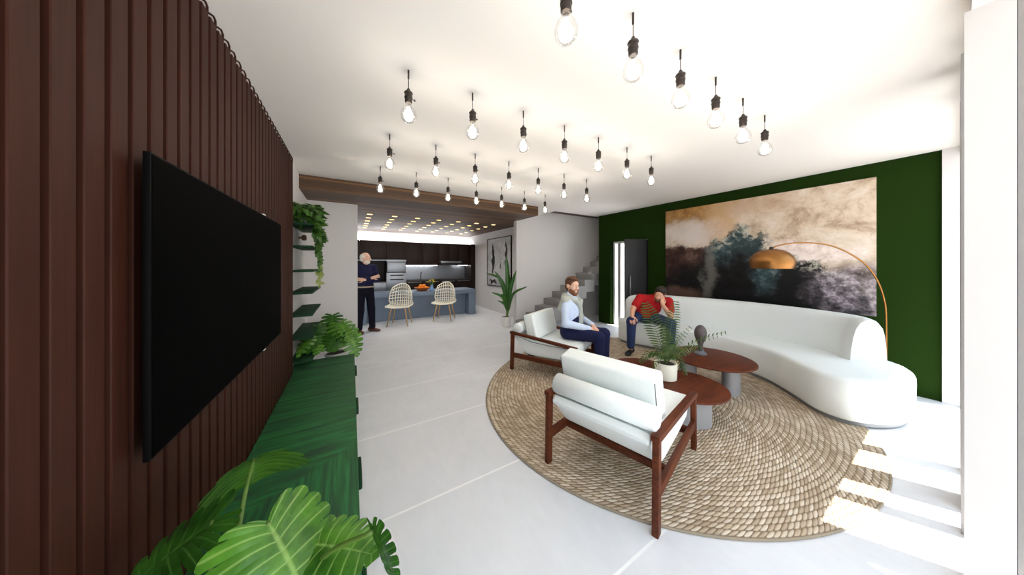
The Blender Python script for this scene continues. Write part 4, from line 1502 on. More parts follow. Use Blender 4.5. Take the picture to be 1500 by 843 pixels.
# ------------------------------------------------------------------ seated man in pale blue shirt (on the far armchair)
def man_blue():
    global SEAT
    SEAT = on_armchair
    f, r, u = dirs((0.44, -0.898, 0))
    H = Vector((2.67, 2.83, 0.545))                  # middle of the hips
    root = empty('person', (H.x, H.y, RUGZ))
    tag(root, 'bearded person in pale blue shirt with grey sweater round shoulders, sitting on armchair', 'person')
    C = H + u * 0.30 + f * 0.02                      # chest
    SL, SR = H + u * 0.435 - r * 0.175 + f * 0.0, H + u * 0.435 + r * 0.175 + f * 0.0
    NK = H + u * 0.475 + f * 0.005
    HD = H + u * 0.645 + f * 0.03
    hf = Vector((-0.10, -0.995, -0.06))
    kR, kL = H + r * 0.11 + f * 0.43 + u * 0.0, H - r * 0.12 + f * 0.44 + u * 0.0
    aR, aL = Vector((kR.x, kR.y, 0.10)) + f * 0.02, Vector((kL.x, kL.y, 0.10)) + f * 0.0
    hR, hL = H + r * 0.09, H - r * 0.09
    eR = H + r * 0.245 + u * 0.155 + f * 0.03
    wR = H + r * 0.075 + u * 0.085 + f * 0.285
    eL = H - r * 0.25 + u * 0.16 + f * 0.05
    wL = H - r * 0.055 + u * 0.115 + f * 0.285
    R = frame(f)
    hp, P, E, RH = head_prims(HD, hf, 1.06)
    dR = (wR - eR).normalized(); dL = (wL - eL).normalized()
    body = hp + [cone(NK - u * 0.03, HD - u * 0.05, 0.056, 0.052, 0.03)]
    body += [ell(C, (0.145, 0.095, 0.19), R, 0.03), ell(H, (0.14, 0.11, 0.11), R, 0.03)]
    body += chain([SR, eR, wR], [0.045, 0.035, 0.025]) + chain([SL, eL, wL], [0.045, 0.035, 0.025]) + [cone(SR, SL, 0.04, 0.04, 0.03)]
    body += chain([hR, kR, aR], [0.07, 0.05, 0.036]) + chain([hL, kL, aL], [0.07, 0.05, 0.036])
    body += hand_prims(wR, (dR + f * 0.5 - r * 0.3 - u * 0.12), (-u * 0.7 - r * 0.7), 0.75, -1, 1.05)
    body += hand_prims(wL, (dL + f * 0.35 + r * 0.3 - u * 0.25), (-u * 0.8 + r * 0.4), 0.6, 1, 1.05)
    sdf_part('body', body, 0.006, M['skin_pale'], root)
    shirt = [ell(C, (0.172, 0.118, 0.215), R, 0.03), ell(H + u * 0.10, (0.155, 0.125, 0.12), R, 0.04), cone(SR, SL, 0.058, 0.058, 0.05)]
    shirt += chain([SR, eR, wR], [0.066, 0.055, 0.039], 0.02) + chain([SL, eL, wL], [0.066, 0.055, 0.039], 0.02)
    shirt += [cone(NK - u * 0.01, NK + u * 0.035, 0.068, 0.066, 0.02)]
    sdf_part('shirt', shirt, 0.007, M['shirt_blue'], root)
    tr = [ell(H - u * 0.005, (0.172, 0.145, 0.125), R, 0.03)] + chain([hR, kR, aR + u * 0.03], [0.094, 0.074, 0.060], 0.02) + chain([hL, kL, aL + u * 0.03], [0.094, 0.074, 0.060], 0.02)
    sdf_part('trousers', tr, 0.007, M['navy'], root)
    for a in (aR, aL):
        sdf_part('shoe', shoe_prims(a, f, 0.28, RUGZ + 0.001), 0.007, M['shoe_brown'], root, RUGZ + 0.001)
    # grey sweater over the shoulders, sleeves knotted on the chest
    B = C - f * 0.09
    sw = [cone(SR + u * 0.03 + r * 0.015, NK - f * 0.07 + u * 0.0, 0.055, 0.06, 0.04), cone(SL + u * 0.03 - r * 0.015, NK - f * 0.07 + u * 0.0, 0.055, 0.06, 0.04),
          ell(B + u * 0.03, (0.165, 0.055, 0.19), R, 0.04), cone(SR + u * 0.025 + r * 0.012, SR - u * 0.10 - f * 0.07 + r * 0.01, 0.052, 0.05, 0.03), cone(SL + u * 0.025 - r * 0.012, SL - u * 0.10 - f * 0.07, 0.052, 0.05, 0.03)]
    kn = C + f * 0.125 + u * 0.02
    for s_, Sx in ((1, SR), (-1, SL)):
        sw += chain([NK - f * 0.06 + r * 0.06 * s_, NK + r * 0.10 * s_ + u * 0.005 + f * 0.02, C + r * 0.07 * s_ + u * 0.13 + f * 0.105, kn], [0.04, 0.04, 0.032, 0.026], 0.02)
        sw += chain([kn, kn - u * 0.09 + r * 0.02 * s_ + f * 0.012, kn - u * 0.20 + r * 0.03 * s_ + f * 0.0], [0.024, 0.027, 0.028], 0.015)
    sw += [ell(kn, (0.03, 0.026, 0.034), R, 0.015)]
    sdf_part('sweater', sw, 0.007, M['sweater'], root)
    # dark vest front below the knot
    sdf_part('waistcoat', [ell(C - u * 0.13 + f * 0.035, (0.125, 0.095, 0.115), R, 0.02)], 0.008, M['navy'], root)
    s = 1.06
    hair = [E(P(0, -0.016, 0.046), (0.082, 0.101, 0.086)), E(P(0.02, 0.035, 0.103), (0.062, 0.06, 0.026), 0.02), E(P(0, -0.06, -0.02), (0.066, 0.05, 0.06), 0.02),
            E(P(0, 0.105, -0.02), (0.10, 0.075, 0.098), 0.012, True), E(P(0, 0.03, -0.075), (0.12, 0.075, 0.075), 0.012, True), E(P(0.10, 0.02, -0.01), (0.04, 0.035, 0.05), 0.008, True), E(P(-0.10, 0.02, -0.01), (0.04, 0.035, 0.05), 0.008, True)]
    sdf_part('hair', hair, 0.005, M['hair_brown'], root)
    beard = [E(P(0, 0.026, -0.062), (0.064, 0.070, 0.066)), E(P(0, 0.062, -0.098), (0.034, 0.032, 0.030), 0.02), E(P(0, 0.085, -0.046), (0.034, 0.018, 0.010), 0.01),
             E(P(0, 0.095, -0.012), (0.075, 0.08, 0.038), 0.008, True), E(P(0, 0.09, -0.066), (0.027, 0.05, 0.011), 0.004, True), E(P(0, -0.06, -0.06), (0.1, 0.075, 0.12), 0.01, True)]
    sdf_part('beard', beard, 0.005, M['beard'], root)
    sdf_part('teeth', [E(P(0, 0.079, -0.0645), (0.023, 0.010, 0.007), 0.002)], 0.003, M['eye_white'], root)
    eyes(root, P, s, hf)
man_blue()

# ------------------------------------------------------------------ seated man in red t-shirt (on the sofa end)
def man_red():
    global SEAT
    SEAT = on_sofa
    f, r, u = dirs((-0.72, -0.69, 0))
    H = Vector((4.54, 2.92, 0.565))
    root = empty('person', (H.x, H.y, RUGZ))
    tag(root, 'person in red t-shirt and jeans on the sofa end, head resting on hand', 'person')
    kR = W(925, 470, 4.42); kL = W(981, 473, 4.42)
    kL += f * 0.06
    kR.z = 0.545; kL.z = 0.53
    hR, hL = H + r * 0.09, H - r * 0.09
    aR = W(924, 505, 4.42); aR.z = 0.105
    aL = Vector((kL.x, kL.y, 0.105)) + f * 0.05 + r * 0.02
    SR = W(938, 437, 4.68); SL = W(979, 442, 4.58)
    mid = (SR + SL) / 2
    NK = mid + u * 0.05 + f * 0.02
    HD = W(967, 431.5, 4.50)
    hf = Vector((-0.93, -0.25, -0.28))
    eR = W(927, 453, 4.60); wR = W(926, 464.0, 4.44)
    wR.z = kR.z + 0.085
    eL = W(983, 466, 4.44); eL.z = kL.z + 0.10
    wL = W(970.5, 447, 4.42)
    ax = (mid - H).normalized()
    rr = (SR - SL).normalized()
    ff = ax.cross(rr) * -1
    if ff.dot(f) < 0: ff = -ff
    R = np.array([[rr.x, ff.x, ax.x], [rr.y, ff.y, ax.y], [rr.z, ff.z, ax.z]])
    hu = (u * 0.9 - r * 0.25 + Vector((0, 0, 0)))
    s = 1.06
    hp, P, E, RH = head_prims(HD, hf, s, hu)
    T = mid - H
    body = hp + [cone(NK - u * 0.05, HD - Vector(RH[:, 2]) * 0.05, 0.058, 0.054, 0.03)]
    body += [ell(H + T * 0.62, (0.15, 0.095, 0.17), R, 0.03), ell(H + T * 0.15, (0.14, 0.10, 0.13), R, 0.03), cone(SR, SL, 0.042, 0.042, 0.03)]
    body += chain([SR, eR, wR], [0.050, 0.043, 0.029]) + chain([SL, eL, wL], [0.050, 0.043, 0.029])
    body += chain([hR, kR, aR], [0.07, 0.05, 0.036]) + chain([hL, kL, aL], [0.07, 0.05, 0.036])
    body += hand_prims(wR, (kR - wR + f * 0.07 - u * 0.0).normalized() + f * 0.4, -u, 0.45, 1, 1.08)
    body += hand_prims(wL, (u * 1.0 + Vector((0.10, 0.05, 0))), (HD - wL) * 1.0, 0.65, -1, 1.0)
    sdf_part('body', body, 0.006, M['skin'], root)
    shirt = [ell(H + T * 0.66, (0.182, 0.125, 0.185), R, 0.03), ell(H + T * 0.18, (0.172, 0.135, 0.15), R, 0.04), cone(SR, SL, 0.066, 0.066, 0.05), cone(NK - u * 0.05, NK - u * 0.02, 0.075, 0.068, 0.02)]
    shirt += [cone(SR, SR.lerp(eR, 0.62), 0.072, 0.068, 0.03), cone(SL, SL.lerp(eL, 0.62), 0.072, 0.068, 0.03)]
    sdf_part('t_shirt', shirt, 0.007, M['red_shirt'], root)
    jr = [ell(H, (0.178, 0.15, 0.125), frame(f), 0.03)] + chain([hR, kR, aR + u * 0.045], [0.096, 0.077, 0.060], 0.02) + chain([hL, kL, aL + u * 0.045], [0.096, 0.077, 0.060], 0.02)
    sdf_part('jeans', jr, 0.007, M['denim'], root)
    sdf_part('shoe', shoe_prims(aR, (-0.95, -0.3, 0), 0.28, RUGZ + 0.001), 0.007, M['shoe_black'], root, RUGZ + 0.001)
    sdf_part('shoe', shoe_prims(aL, f, 0.28, RUGZ + 0.001), 0.007, M['shoe_black'], root, RUGZ + 0.001)
    hair = [E(P(0, -0.014, 0.048), (0.083, 0.101, 0.086)), E(P(0, 0.045, 0.105), (0.058, 0.05, 0.024), 0.02), E(P(0, -0.06, -0.01), (0.068, 0.05, 0.06), 0.02),
            E(P(0, 0.11, -0.02), (0.10, 0.075, 0.10), 0.012, True), E(P(0, 0.03, -0.075), (0.12, 0.07, 0.075), 0.012, True), E(P(0.10, 0.02, -0.01), (0.04, 0.03, 0.05), 0.008, True), E(P(-0.10, 0.02, -0.01), (0.04, 0.03, 0.05), 0.008, True)]
    sdf_part('hair', hair, 0.005, M['hair_dark'], root)
    stub = [E(P(0, 0.024, -0.062), (0.060, 0.068, 0.060)), E(P(0, 0.058, -0.094), (0.030, 0.028, 0.026), 0.02), E(P(0, 0.085, -0.046), (0.030, 0.014, 0.008), 0.01),
            E(P(0, 0.095, -0.012), (0.075, 0.08, 0.038), 0.008, True), E(P(0, 0.09, -0.066), (0.022, 0.05, 0.009), 0.004, True), E(P(0, -0.06, -0.06), (0.1, 0.075, 0.12), 0.01, True)]
    sdf_part('beard', stub, 0.005, M['stubble'], root)
    sdf_part('lips', [E(P(0, 0.081, -0.066), (0.021, 0.010, 0.007), 0.002)], 0.003, M['lips'], root)
    eyes(root, P, s, hf)
man_red()

# ------------------------------------------------------------------ standing man behind the partition
def man_standing():
    global SEAT
    SEAT = None
    f, r, u = dirs((0.34, -0.94, 0))
    O = Vector((0.255, 6.66, 0))
    root = empty('person', O)
    tag(root, 'white haired person in navy shirt and dark trousers standing with arms crossed by the partition', 'person')
    H = O + u * 0.92
    C = O + u * 1.24
    SR, SL = O + u * 1.43 + r * 0.18, O + u * 1.43 - r * 0.18
    NK = O + u * 1.475
    HD = O + u * 1.625 + f * 0.025
    hf = Vector((0.86, -0.50, 0.0))
    eR, eL = O + u * 1.155 + r * 0.235 + f * 0.06, O + u * 1.155 - r * 0.235 + f * 0.06
    wR, wL = O + u * 1.20 - r * 0.085 + f * 0.185, O + u * 1.165 + r * 0.09 + f * 0.165
    kR, kL = O + u * 0.50 + r * 0.105 + f * 0.02, O + u * 0.50 - r * 0.12 + f * 0.025
    aR, aL = O + u * 0.10 + r * 0.115 - f * 0.02, O + u * 0.10 - r * 0.15 + f * 0.0
    hR, hL = H + r * 0.09, H - r * 0.09
    R = frame(f)
    s = 1.03
    hp, P, E, RH = head_prims(HD, hf, s)
    body = hp + [cone(NK - u * 0.04, HD - u * 0.05, 0.058, 0.054, 0.03), ell(C, (0.15, 0.10, 0.2), R, 0.03), ell(H, (0.14, 0.10, 0.13), R, 0.03), cone(SR, SL, 0.04, 0.04, 0.03)]
    body += chain([SR, eR, wR], [0.045, 0.036, 0.027]) + chain([SL, eL, wL], [0.045, 0.036, 0.027])
    body += chain([hR, kR, aR], [0.07, 0.05, 0.036]) + chain([hL, kL, aL], [0.07, 0.05, 0.036])
    body += hand_prims(wR, (-r * 0.9 + u * 0.25 + f * 0.05), (-f), 0.35, -1, 1.0) + hand_prims(wL, (r * 0.9 + u * 0.1 + f * 0.08), (-f), 0.35, 1, 1.0)
    sdf_part('body', body, 0.007, M['skin_pale'], root)
    shirt = [ell(C, (0.18, 0.13, 0.225), R, 0.03), ell(O + u * 1.04, (0.172, 0.135, 0.13), R, 0.05), cone(SR, SL, 0.06, 0.06, 0.05), cone(NK - u * 0.03, NK + u * 0.02, 0.072, 0.066, 0.02)]
    shirt += chain([SR, eR, eR.lerp(wR, 0.78)], [0.068, 0.058, 0.044], 0.02) + chain([SL, eL, eL.lerp(wL, 0.78)], [0.068, 0.058, 0.044], 0.02)
    sdf_part('shirt', shirt, 0.008, M['navy_shirt'], root)
    tr = [ell(H, (0.170, 0.13, 0.14), R, 0.03)] + chain([hR, kR, aR + u * 0.0], [0.094, 0.075, 0.062], 0.02) + chain([hL, kL, aL + u * 0.0], [0.094, 0.075, 0.062], 0.02)
    sdf_part('trousers', tr, 0.008, M['black_trousers'], root)
    b = NB()
    tube(b, [O - O + u * 1.005 + r * (0.178 * math.cos(2 * PI * k / 32)) + f * (0.142 * math.sin(2 * PI * k / 32)) for k in range(32)], 0.017, 8, closed=True)
    obj('belt', b, M['belt'], root)
    sdf_part('shoe', shoe_prims(aR, f, 0.28, 0.001), 0.008, M['shoe_brown'], root, 0.001)
    sdf_part('shoe', shoe_prims(aL, f - r * 0.5, 0.28, 0.001), 0.008, M['shoe_brown'], root, 0.001)
    hair = [E(P(0, -0.022, 0.030), (0.080, 0.098, 0.078)), E(P(0, -0.06, -0.02), (0.068, 0.05, 0.06), 0.02), E(P(0, 0.10, 0.02), (0.11, 0.085, 0.12), 0.012, True), E(P(0, 0.04, -0.085), (0.12, 0.07, 0.075), 0.012, True)]
    sdf_part('hair', hair, 0.006, M['hair_white'], root)
    beard = [E(P(0, 0.024, -0.062), (0.060, 0.068, 0.060)), E(P(0, 0.058, -0.094), (0.030, 0.028, 0.026), 0.02), E(P(0, 0.095, -0.022), (0.075, 0.08, 0.038), 0.008, True), E(P(0, -0.06, -0.06), (0.1, 0.075, 0.12), 0.01, True)]
    sdf_part('beard', beard, 0.006, M['hair_white'], root)
    eyes(root, P, s, hf)
man_standing()

# =================================================================== PLANTS
def finish_uv(bm, uvmap):
    lay = bm.loops.layers.uv.new('UVMap')
    for f in bm.faces:
        for lp in f.loops:
            lp[lay].uv = uvmap.get(lp.vert, (0.5, 0.5))

def monstera_leaf(J, T, N, width, droop=0.10, sag=0.12, nl=7, slit=0.45, seed=0, gap=0.30, lobe=1.0):
    """A split heart-shaped leaf from the petiole joint J to the tip T, facing N."""
    rnd = random.Random(seed)
    J, T, N = Vector(J), Vector(T), Vector(N)
    y = (T - J); L = y.length; y.normalize()
    x = y.cross(N).normalized(); n = x.cross(y).normalized()
    out = [(0.0, -0.03), (0.16, -0.17), (0.34, -0.16), (0.47, 0.03), (0.50, 0.27), (0.44, 0.52), (0.31, 0.74), (0.15, 0.91), (0.0, 1.0)]
    oc = catmull([(a, b_ * lobe if b_ < 0 else b_, 0) for a, b_ in out], 12)
    oc = resample(oc, 200)
    mid = lambda t: 0.0 + 0.96 * max(0, (t - 0.08) / 0.92) ** 1.25
    bm = NB(); uv = {}
    def place(px, py):
        # px, py in leaf units (width, length)
        X, Y = px * width, py * L
        z = -sag * abs(px * 2) ** 1.8 * width * 0.9 - droop * L * max(py, 0) ** 2 + 0.02 * width * math.exp(-(px * 9) ** 2) * -1
        return J + x * X + y * Y + n * z
    NX, NS = 7, 9
    for side in (-1, 1):
        for k in range(nl):
            T0, T1_ = k / nl, (k + 1) / nl
            sl = slit + rnd.uniform(-0.08, 0.1)
            grid = []
            for i in range(NX + 1):
                q = i / NX
                row = []
                for j in range(NS + 1):
                    s = j / NS
                    lim = 1.0 - 0.10 * abs(2 * q - 1) ** 3
                    s_ = s * lim
                    g = max(0.0, (s_ - sl) / (1 - sl)) ** 0.7 * gap
                    if k == 0 and q < 0.5: g *= 0.3
                    if k == nl - 1 and q > 0.5: g *= 0.0
                    tt = T0 + (T1_ - T0) * (0.5 + (q - 0.5) * (1 - g))
                    o = oc[min(int(tt * 199), 199)]
                    m = mid(tt)
                    px = o.x * s_
                    py = m + (o.y - m) * s_ ** 0.85
                    p = place(px * side, py) + n * (0.012 * width * (math.cos((q - 0.5) * PI) - 0.6) * min(1, s_ * 3))
                    v = bm.verts.new(p)
                    uv[v] = (q, max(s_, 0.001))
                    row.append(v)
                grid.append(row)
            for i in range(NX):
                for j in range(NS):
                    f = (grid[i][j], grid[i + 1][j], grid[i + 1][j + 1], grid[i][j + 1])
                    bm.faces.new(f if side > 0 else f[::-1])
    finish_uv(bm, uv)
    return bm

def blade(bm, pts, wid, N, uv, fold=0.15, cross=4):
    """A long leaf along pts; wid(s) is the half width."""
    rows = []
    N = Vector(N)
    M_ = len(pts)
    for i, p in enumerate(pts):
        p = Vector(p)
        t = (Vector(pts[min(i + 1, M_ - 1)]) - Vector(pts[max(i - 1, 0)])).normalized()
        x = t.cross(N)
        x = x.normalized() if x.length > 1e-4 else t.orthogonal().normalized()
        n = x.cross(t)
        w = wid(i / (M_ - 1))
        row = []
        for k in range(-cross // 2, cross // 2 + 1):
            a = k / (cross / 2)
            v = bm.verts.new(p + x * (a * w) + n * (abs(a) * w * fold))
            uv[v] = (0.5 + 0.5 * a, 0.5)
            row.append(v)
        rows.append(row)
    for a, c in zip(rows[:-1], rows[1:]):
        for k in range(len(a) - 1):
            bm.faces.new((a[k], a[k + 1], c[k + 1], c[k]))

def rel(o, pts): return [Vector(p) - o for p in pts]

def pot(name, r, h, mat, parent, taper=0.85):
    b = NB(); lathe(b, [(0, 0), (r * taper - 0.006, 0), (r * taper, 0.006), (r, h - 0.006), (r - 0.004, h), (r - 0.012, h), (r - 0.016, h - 0.02), (r * 0.9 - 0.016, h - 0.025), (0, h - 0.025)], 40)
    p = obj(name, b, mat, parent)
    b = NB(); lathe(b, [(0, h - 0.024), (r * 0.93 - 0.016, h - 0.024), (r * 0.93 - 0.018, h - 0.014), (0, h - 0.010)], 28)
    obj('soil', b, M['soil'], parent)
    return p

# ------------------------------------------------------------------ big split-leaf plant near the viewer
O = Vector((-0.26, 1.02, 0.249))
root = empty('monstera_plant', O)
tag(root, 'large split leaf monstera plant on the near end of the green bench', 'plant', 'monstera plants at the bench ends')
pot('pot', 0.13, 0.24, M['pot_white'], root)
toC = lambda p: (Vector((0, 0, CAMZ)) - p).normalized()
Z = Vector((0, 0, 1))
def add_leaf(root, O, J, T, N, width, seed, mat='leaf', base=None, droop=0.10, sag=0.12, slit=0.45, nl=7, lift=0.12, gap=0.30, lobe=1.0):
    b = monstera_leaf(J - O, T - O, N, width, droop, sag, nl, slit, seed, gap, lobe)
    obj('leaf', b, M[mat], root, ang=75)
    base = base if base is not None else Vector((random.uniform(-.03, .03), random.uniform(-.03, .03), 0.22))
    J_ = J - O
    mid1 = base.lerp(J_, 0.5) + Vector((0, 0, lift * 0.5))
    b = NB(); tube(b, catmull([base, mid1, J_ - (T - J).normalized() * 0.0 - Vector((0, 0, 0.004))], 8), lambda s: 0.0085 - 0.003 * s, 8)
    obj('petiole', b, M['stem'], root)
random.seed(11)
J = W(372, 671, 1.0); T = W(369, 692, 1.27)
add_leaf(root, O, J, T, Z * 1.0 + toC(J) * 0.75 + Vector((-0.05, 0, 0)), 0.33, 1, base=Vector((-0.055, 0.09, 0.22)), droop=0.10, sag=0.34, nl=9, slit=0.55, gap=0.16)
J = W(310, 762, 0.84); T = W(158, 876, 0.70)
add_leaf(root, O, J, T, Z * 1.0 - toC(J) * 0.12 + Vector((0.10, 0.0, 0)), 0.30, 2, 'leaf_deep', base=Vector((-0.07, 0.02, 0.22)), droop=0.03, sag=0.06, nl=9, slit=0.45, gap=0.24, lobe=1.9)
J = W(394, 764, 0.74); T = W(474, 905, 0.66)
add_leaf(root, O, J, T, Z * 1.0 + toC(J) * 0.22, 0.32, 3, base=Vector((0.0, -0.01, 0.22)), droop=0.14, sag=0.30, nl=10, slit=0.62, gap=0.16)
J = W(453, 796, 0.77); T = W(550, 800, 0.73)
add_leaf(root, O, J, T, Z * 0.9 + toC(J) * 0.5, 0.20, 4, base=Vector((0.05, 0.0, 0.22)), droop=0.16, sag=0.2, nl=9, slit=0.55, gap=0.2)
J = W(546, 777, 0.72); T = W(580, 880, 0.68)
add_leaf(root, O, J, T, Z * 0.2 + Vector((-0.9, 0.15, 0)) + toC(J) * 0.25, 0.15, 5, 'leaf_deep', base=Vector((0.07, -0.03, 0.22)), droop=0.05, sag=0.12, nl=9, slit=0.45, gap=0.26)
J = W(442, 752, 0.86); T = W(466, 762, 0.98)
add_leaf(root, O, J, T, Z * 1.0 + toC(J) * 0.35, 0.28, 6, base=Vector((0.03, 0.05, 0.22)), droop=0.15, sag=0.25, nl=9, slit=0.5, gap=0.2)

# ------------------------------------------------------------------ second split-leaf plant behind the far end of the bench
O = Vector((-0.20, 4.72, 0.0))
root = empty('monstera_plant', O)
tag(root, 'bushy split leaf monstera plant on the floor behind the far end of the bench', 'plant', 'monstera plants at the bench ends')
pot('pot', 0.14, 0.2, M['pot_white'], root)
random.seed(21)
spec = [((487, 462), 3.95, (487, 487), 3.70, 0.30, 'leaf_deep', 0.5), ((498, 473), 3.75, (514, 497), 3.55, 0.36, 'leaf', 0.5), ((512, 486), 3.95, (526, 522), 3.88, 0.34, 'leaf', 0.3),
        ((466, 479), 3.70, (450, 512), 3.25, 0.28, 'leaf_deep', 0.4), ((470, 484), 3.7, (458, 512), 3.42, 0.40, 'leaf', 0.5), ((485, 492), 3.72, (490, 512), 3.50, 0.38, 'leaf', 0.4),
        ((474, 490), 3.62, (462, 516), 3.30, 0.30, 'leaf', 0.5), ((492, 488), 3.62, (480, 513), 3.40, 0.32, 'leaf_deep', 0.5),
        ((455, 492), 3.50, (436, 516), 3.02, 0.18, 'leaf', 0.3), ((478, 475), 3.85, (470, 492), 3.62, 0.32, 'leaf', 0.7)]
for k, ((u1, v1), d1, (u2, v2), d2, w_, m_, cz) in enumerate(spec):
    J = W(u1, v1, d1); T = W(u2, v2, d2)
    add_leaf(root, O, J, T, Z * 0.8 + toC(J) * cz, w_, 30 + k, m_, droop=0.14, sag=0.18, nl=8, slit=0.34, gap=0.40, lift=0.2)
b = NB()
for k in range(14):
    p = W(494 + random.uniform(-2, 11), 495 + random.uniform(-8, 6), 3.48) - O
    tube(b, [p, p + Vector((random.uniform(-.03, .03), random.uniform(-.03, .03), random.uniform(-.02, .04)))], 0.006, 6)
tube(b, catmull([Vector((0.02, 0, 0.23)), Vector((0.05, -0.2, 0.40)), W(498, 495, 3.48) - O], 6), 0.005, 6)
o = obj('dark_shoots', b, M['bench_dark'], root); o['kind'] = 'stuff'; o['label'] = 'cluster of small dark shoots'

# ------------------------------------------------------------------ bird of paradise in a white pot by the wall corner
O = Vector((3.20, 5.60, 0.0))
root = empty('banana_leaf_plant', O)
tag(root, 'tall plant with long upright leaves in a white pot at the wall corner', 'plant')
pot('pot', 0.118, 0.235, M['pot_white'], root)
zp = 6.45
L = [((743.5, 447), (743.6, 410), (741.5, 374), .085, 0.0), ((745, 450), (747.5, 425), (756.5, 396), .07, -0.45), ((743, 450), (737.5, 420), (724.5, 397), .085, -.05),
     ((742, 450), (733, 411), (712, 400), .04, .1), ((746, 452), (752, 431), (772.5, 420), .045, -.8), ((743, 455), (736, 436), (720, 428.5), .05, -.2),
     ((743, 457), (739, 446), (728.5, 440.5), .045, -.15), ((744.5, 457), (746, 448), (747.5, 440), .05, -.2), ((743.5, 452), (741, 437), (734, 431), .06, -.1), ((744, 448), (746, 420), (744.5, 396), .07, .12)]
for (a, m, c, w_, dz) in L:
    p0, p1, p2 = W(*a, zp) - O, W(*m, zp + dz * 0.5) - O, W(*c, zp + dz) - O
    base = Vector((p0.x * 0.35, p0.y * 0.35, 0.22))
    cv = catmull([p0, p1, p2], 10)
    b = NB(); uv = {}
    side = (W(700, 400, zp) - Vector((0, 0, CAMZ)))
    blade(b, cv, lambda s: 0.004 + w_ * 0.62 * math.sin(PI * min(1, s * 0.97 + 0.03)) ** 0.75 if s < 0.999 else 0.002, Vector((-0.45, -0.8, 0.35)), uv, 0.3, 6)
    finish_uv(b, uv)
    obj('leaf', b, M['leaf_deep'], root, ang=70)
    b = NB(); tube(b, catmull([base, base.lerp(p0, 0.6), p0 + (p1 - p0) * 0.1], 5), lambda s: 0.011 - 0.004 * s, 7)
    obj('stalk', b, M['stem'], root)

# ------------------------------------------------------------------ palm on the coffee table
O = W(975, 556, 2.79); O.z = 0.3065
root = empty('potted_palm', O)
tag(root, 'feathery palm in a cream pot on the coffee table', 'plant')
pot('pot', 0.106, 0.168, M['pot_cream'], root, 0.96)
random.seed(5)
fr = [((972, 520), (962, 487), (946, 445), 2.75, .115), ((979, 515), (983, 480), (990, 443), 2.85, .085), ((990, 522), (1020, 500), (1062, 487), 2.85, .055), ((985, 522), (1003, 512), (1026, 508), 2.60, .06),
      ((970, 523), (962, 517), (951, 521), 2.70, .055), ((972, 522), (955, 515), (938, 530), 2.85, .055), ((983, 525), (992, 520), (1004, 548), 2.62, .045), ((978, 518), (978, 500), (972, 478), 3.0, .08), ((985, 518), (996, 497), (1010, 480), 3.05, .06),
      ((976, 524), (968, 520), (958, 537), 2.60, .045), ((981, 520), (990, 508), (1002, 520), 2.55, .05)]
for k, (a, m, c, dp, ll) in enumerate(fr):
    p0 = Vector((random.uniform(-.02, .02), random.uniform(-.02, .02), 0.15))
    p1, p2, p3 = W(*a, (dp + 2.79) / 2) - O, W(*m, dp) - O, W(*c, dp) - O
    cv = catmull([p0, p1, p2, p3], 12)
    nn = 25 if ll > 0.07 else 17
    cv = resample(cv, nn)
    b = NB(); uv = {}
    tube(b, cv, lambda s: 0.0035 - 0.0025 * s, 5)
    for i in range(4, nn):
        s = i / (nn - 1)
        t = (cv[min(i + 1, nn - 1)] - cv[i - 1]).normalized()
        x = t.cross(Vector((0.78, 0.40, 0.45))).normalized()
        ln = ll * (math.sin(PI * (0.12 + 0.80 * (s - 0.15) / 0.85)) ** 0.7)
        for sd in (-1, 1):
            d = (x * sd * 0.93 + t * 0.42 + Vector((0, 0, -0.12))).normalized()
            q = cv[i]
            blade(b, [q, q + d * ln * 0.4, q + d * ln * 0.75 + Vector((0, 0, -0.004)), q + d * ln + Vector((0, 0, -0.012))], lambda s_: [0.003, 0.0030 + ll * 0.05, 0.0025 + ll * 0.045, 0.0008][int(round(s_ * 3))], Vector((-0.6, -0.35, 0.75)), uv, 0.2, 2)
    finish_uv(b, uv)
    obj('frond', b, M['leaf_palm'], root, ang=70)

# ------------------------------------------------------------------ trailing plant on the top shelf
O = Vector((-0.505, 4.28, 1.9865))
root = empty('trailing_plant', O)
tag(root, 'trailing heart leaf plant hanging down from the topmost wall shelf', 'plant')
pot('pot', 0.085, 0.11, M['pot_white'], root)
def heart(bm, p, d, n, L, uv):
    d, n = Vector(d).normalized(), Vector(n)
    x = d.cross(n).normalized(); n = x.cross(d)
    rows = [(0.0, 0.0, 0), (-0.10, 0.22, .03), (0.02, 0.40, .04), (0.25, 0.46, .04), (0.5, 0.38, .02), (0.75, 0.2, -.03), (1.0, 0.0, -.12)]
    c0 = [bm.verts.new(p + d * (max(a, 0) * L) + n * (z * L)) for a, w_, z in rows]
    for v in c0: uv[v] = (0.5, 0.5)
    for sd in (-1, 1):
        e = [bm.verts.new(p + d * (a * L) + x * (w_ * L * sd) + n * ((z - w_ * 0.35) * L)) for a, w_, z in rows]
        for v in e: uv[v] = (0.95, 0.5)
        for i in range(len(rows) - 1):
            vs = (c0[i], e[i], e[i + 1], c0[i + 1])
            bm.faces.new(vs if sd > 0 else vs[::-1])
random.seed(9)
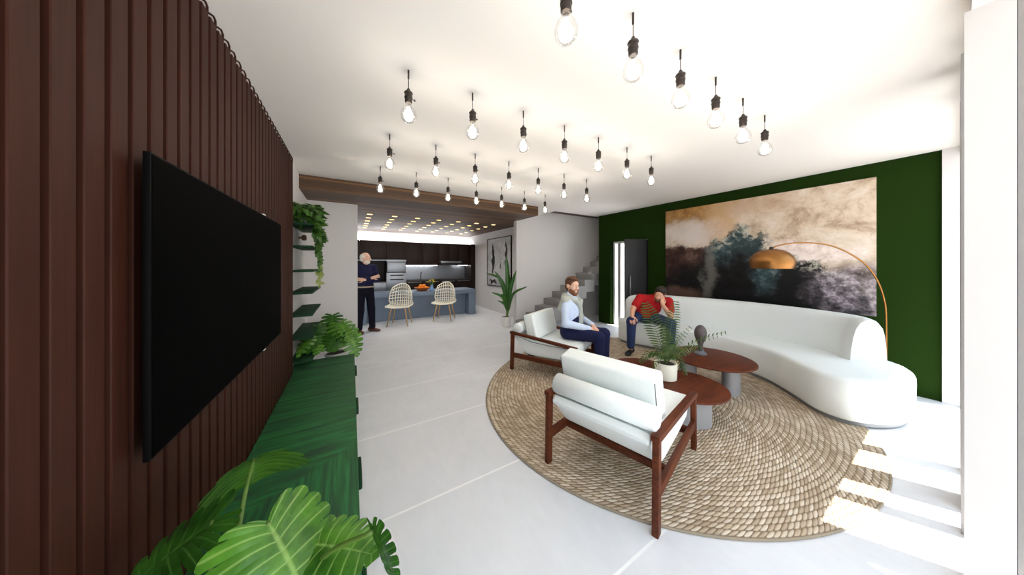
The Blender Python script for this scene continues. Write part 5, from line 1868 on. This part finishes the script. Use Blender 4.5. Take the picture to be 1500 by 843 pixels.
b = NB(); uv = {}
st = NB()
for k in range(230):
    a = random.uniform(-0.6, 2.6); r = random.uniform(0.03, 0.15)
    p = Vector((random.uniform(-0.09, 0.17), random.uniform(-0.30, 0.22), random.uniform(-0.17, 0.28)))
    p.z = min(p.z, 0.31 - abs(p.y) * 0.5)
    if p.x > 0.12: p.z = min(p.z, 0.22)
    if p.z < 0.0 and p.x < 0.125: p.x = random.uniform(0.125, 0.17)
    d = Vector((random.uniform(-0.1, 1), random.uniform(-0.9, 0.5), random.uniform(-1.0, 0.2)))
    heart(b, p, d, Vector((0.6, -0.5, 0.7)), random.uniform(0.07, 0.11), uv)
finish_uv(b, uv)
o = obj('foliage', b, M['leaf_pothos'], root, ang=70); o['kind'] = 'stuff'
b = NB(); uv = {}
yb = NB(); uvy = {}
for (x0, y0, x1, y1, dz) in ((0.13, -0.10, 0.15, -0.06, -0.78), (0.135, 0.0, 0.165, 0.02, -0.62), (0.13, -0.16, 0.14, -0.15, -0.30), (0.14, 0.08, 0.15, 0.10, -0.45)):
    cv = catmull([(0.02, y0 * 0.3, 0.11), (x0 * 0.8, y0, 0.13), (x0 + 0.005, y0, -0.03), ((x0 + x1) / 2, (y0 + y1) / 2, dz * 0.5), (x1, y1, dz)], 10)
    tube(st, cv, 0.003, 5)
    cv = resample(cv, 40)
    for i in range(10, 40):
        if random.random() < 0.92:
            low = i > 31 and dz < -0.5
            d = Vector((random.uniform(-0.5, 1), random.uniform(-1, 0.8), random.uniform(-1.1, -0.1)))
            heart(yb if low else b, cv[i], d, Vector((0.5, -0.6, 0.5)), random.uniform(0.045, 0.075), uvy if low else uv)
finish_uv(b, uv); finish_uv(yb, uvy)
o = obj('vine_leaves', b, M['leaf_pothos'], root, ang=70); o['kind'] = 'stuff'
o = obj('young_leaves', yb, M['leaf_young'], root, ang=70); o['kind'] = 'stuff'; o['label'] = 'pale yellow green young leaves at the vine tips'
o = obj('vine_stems', st, M['stem'], root); o['kind'] = 'stuff'
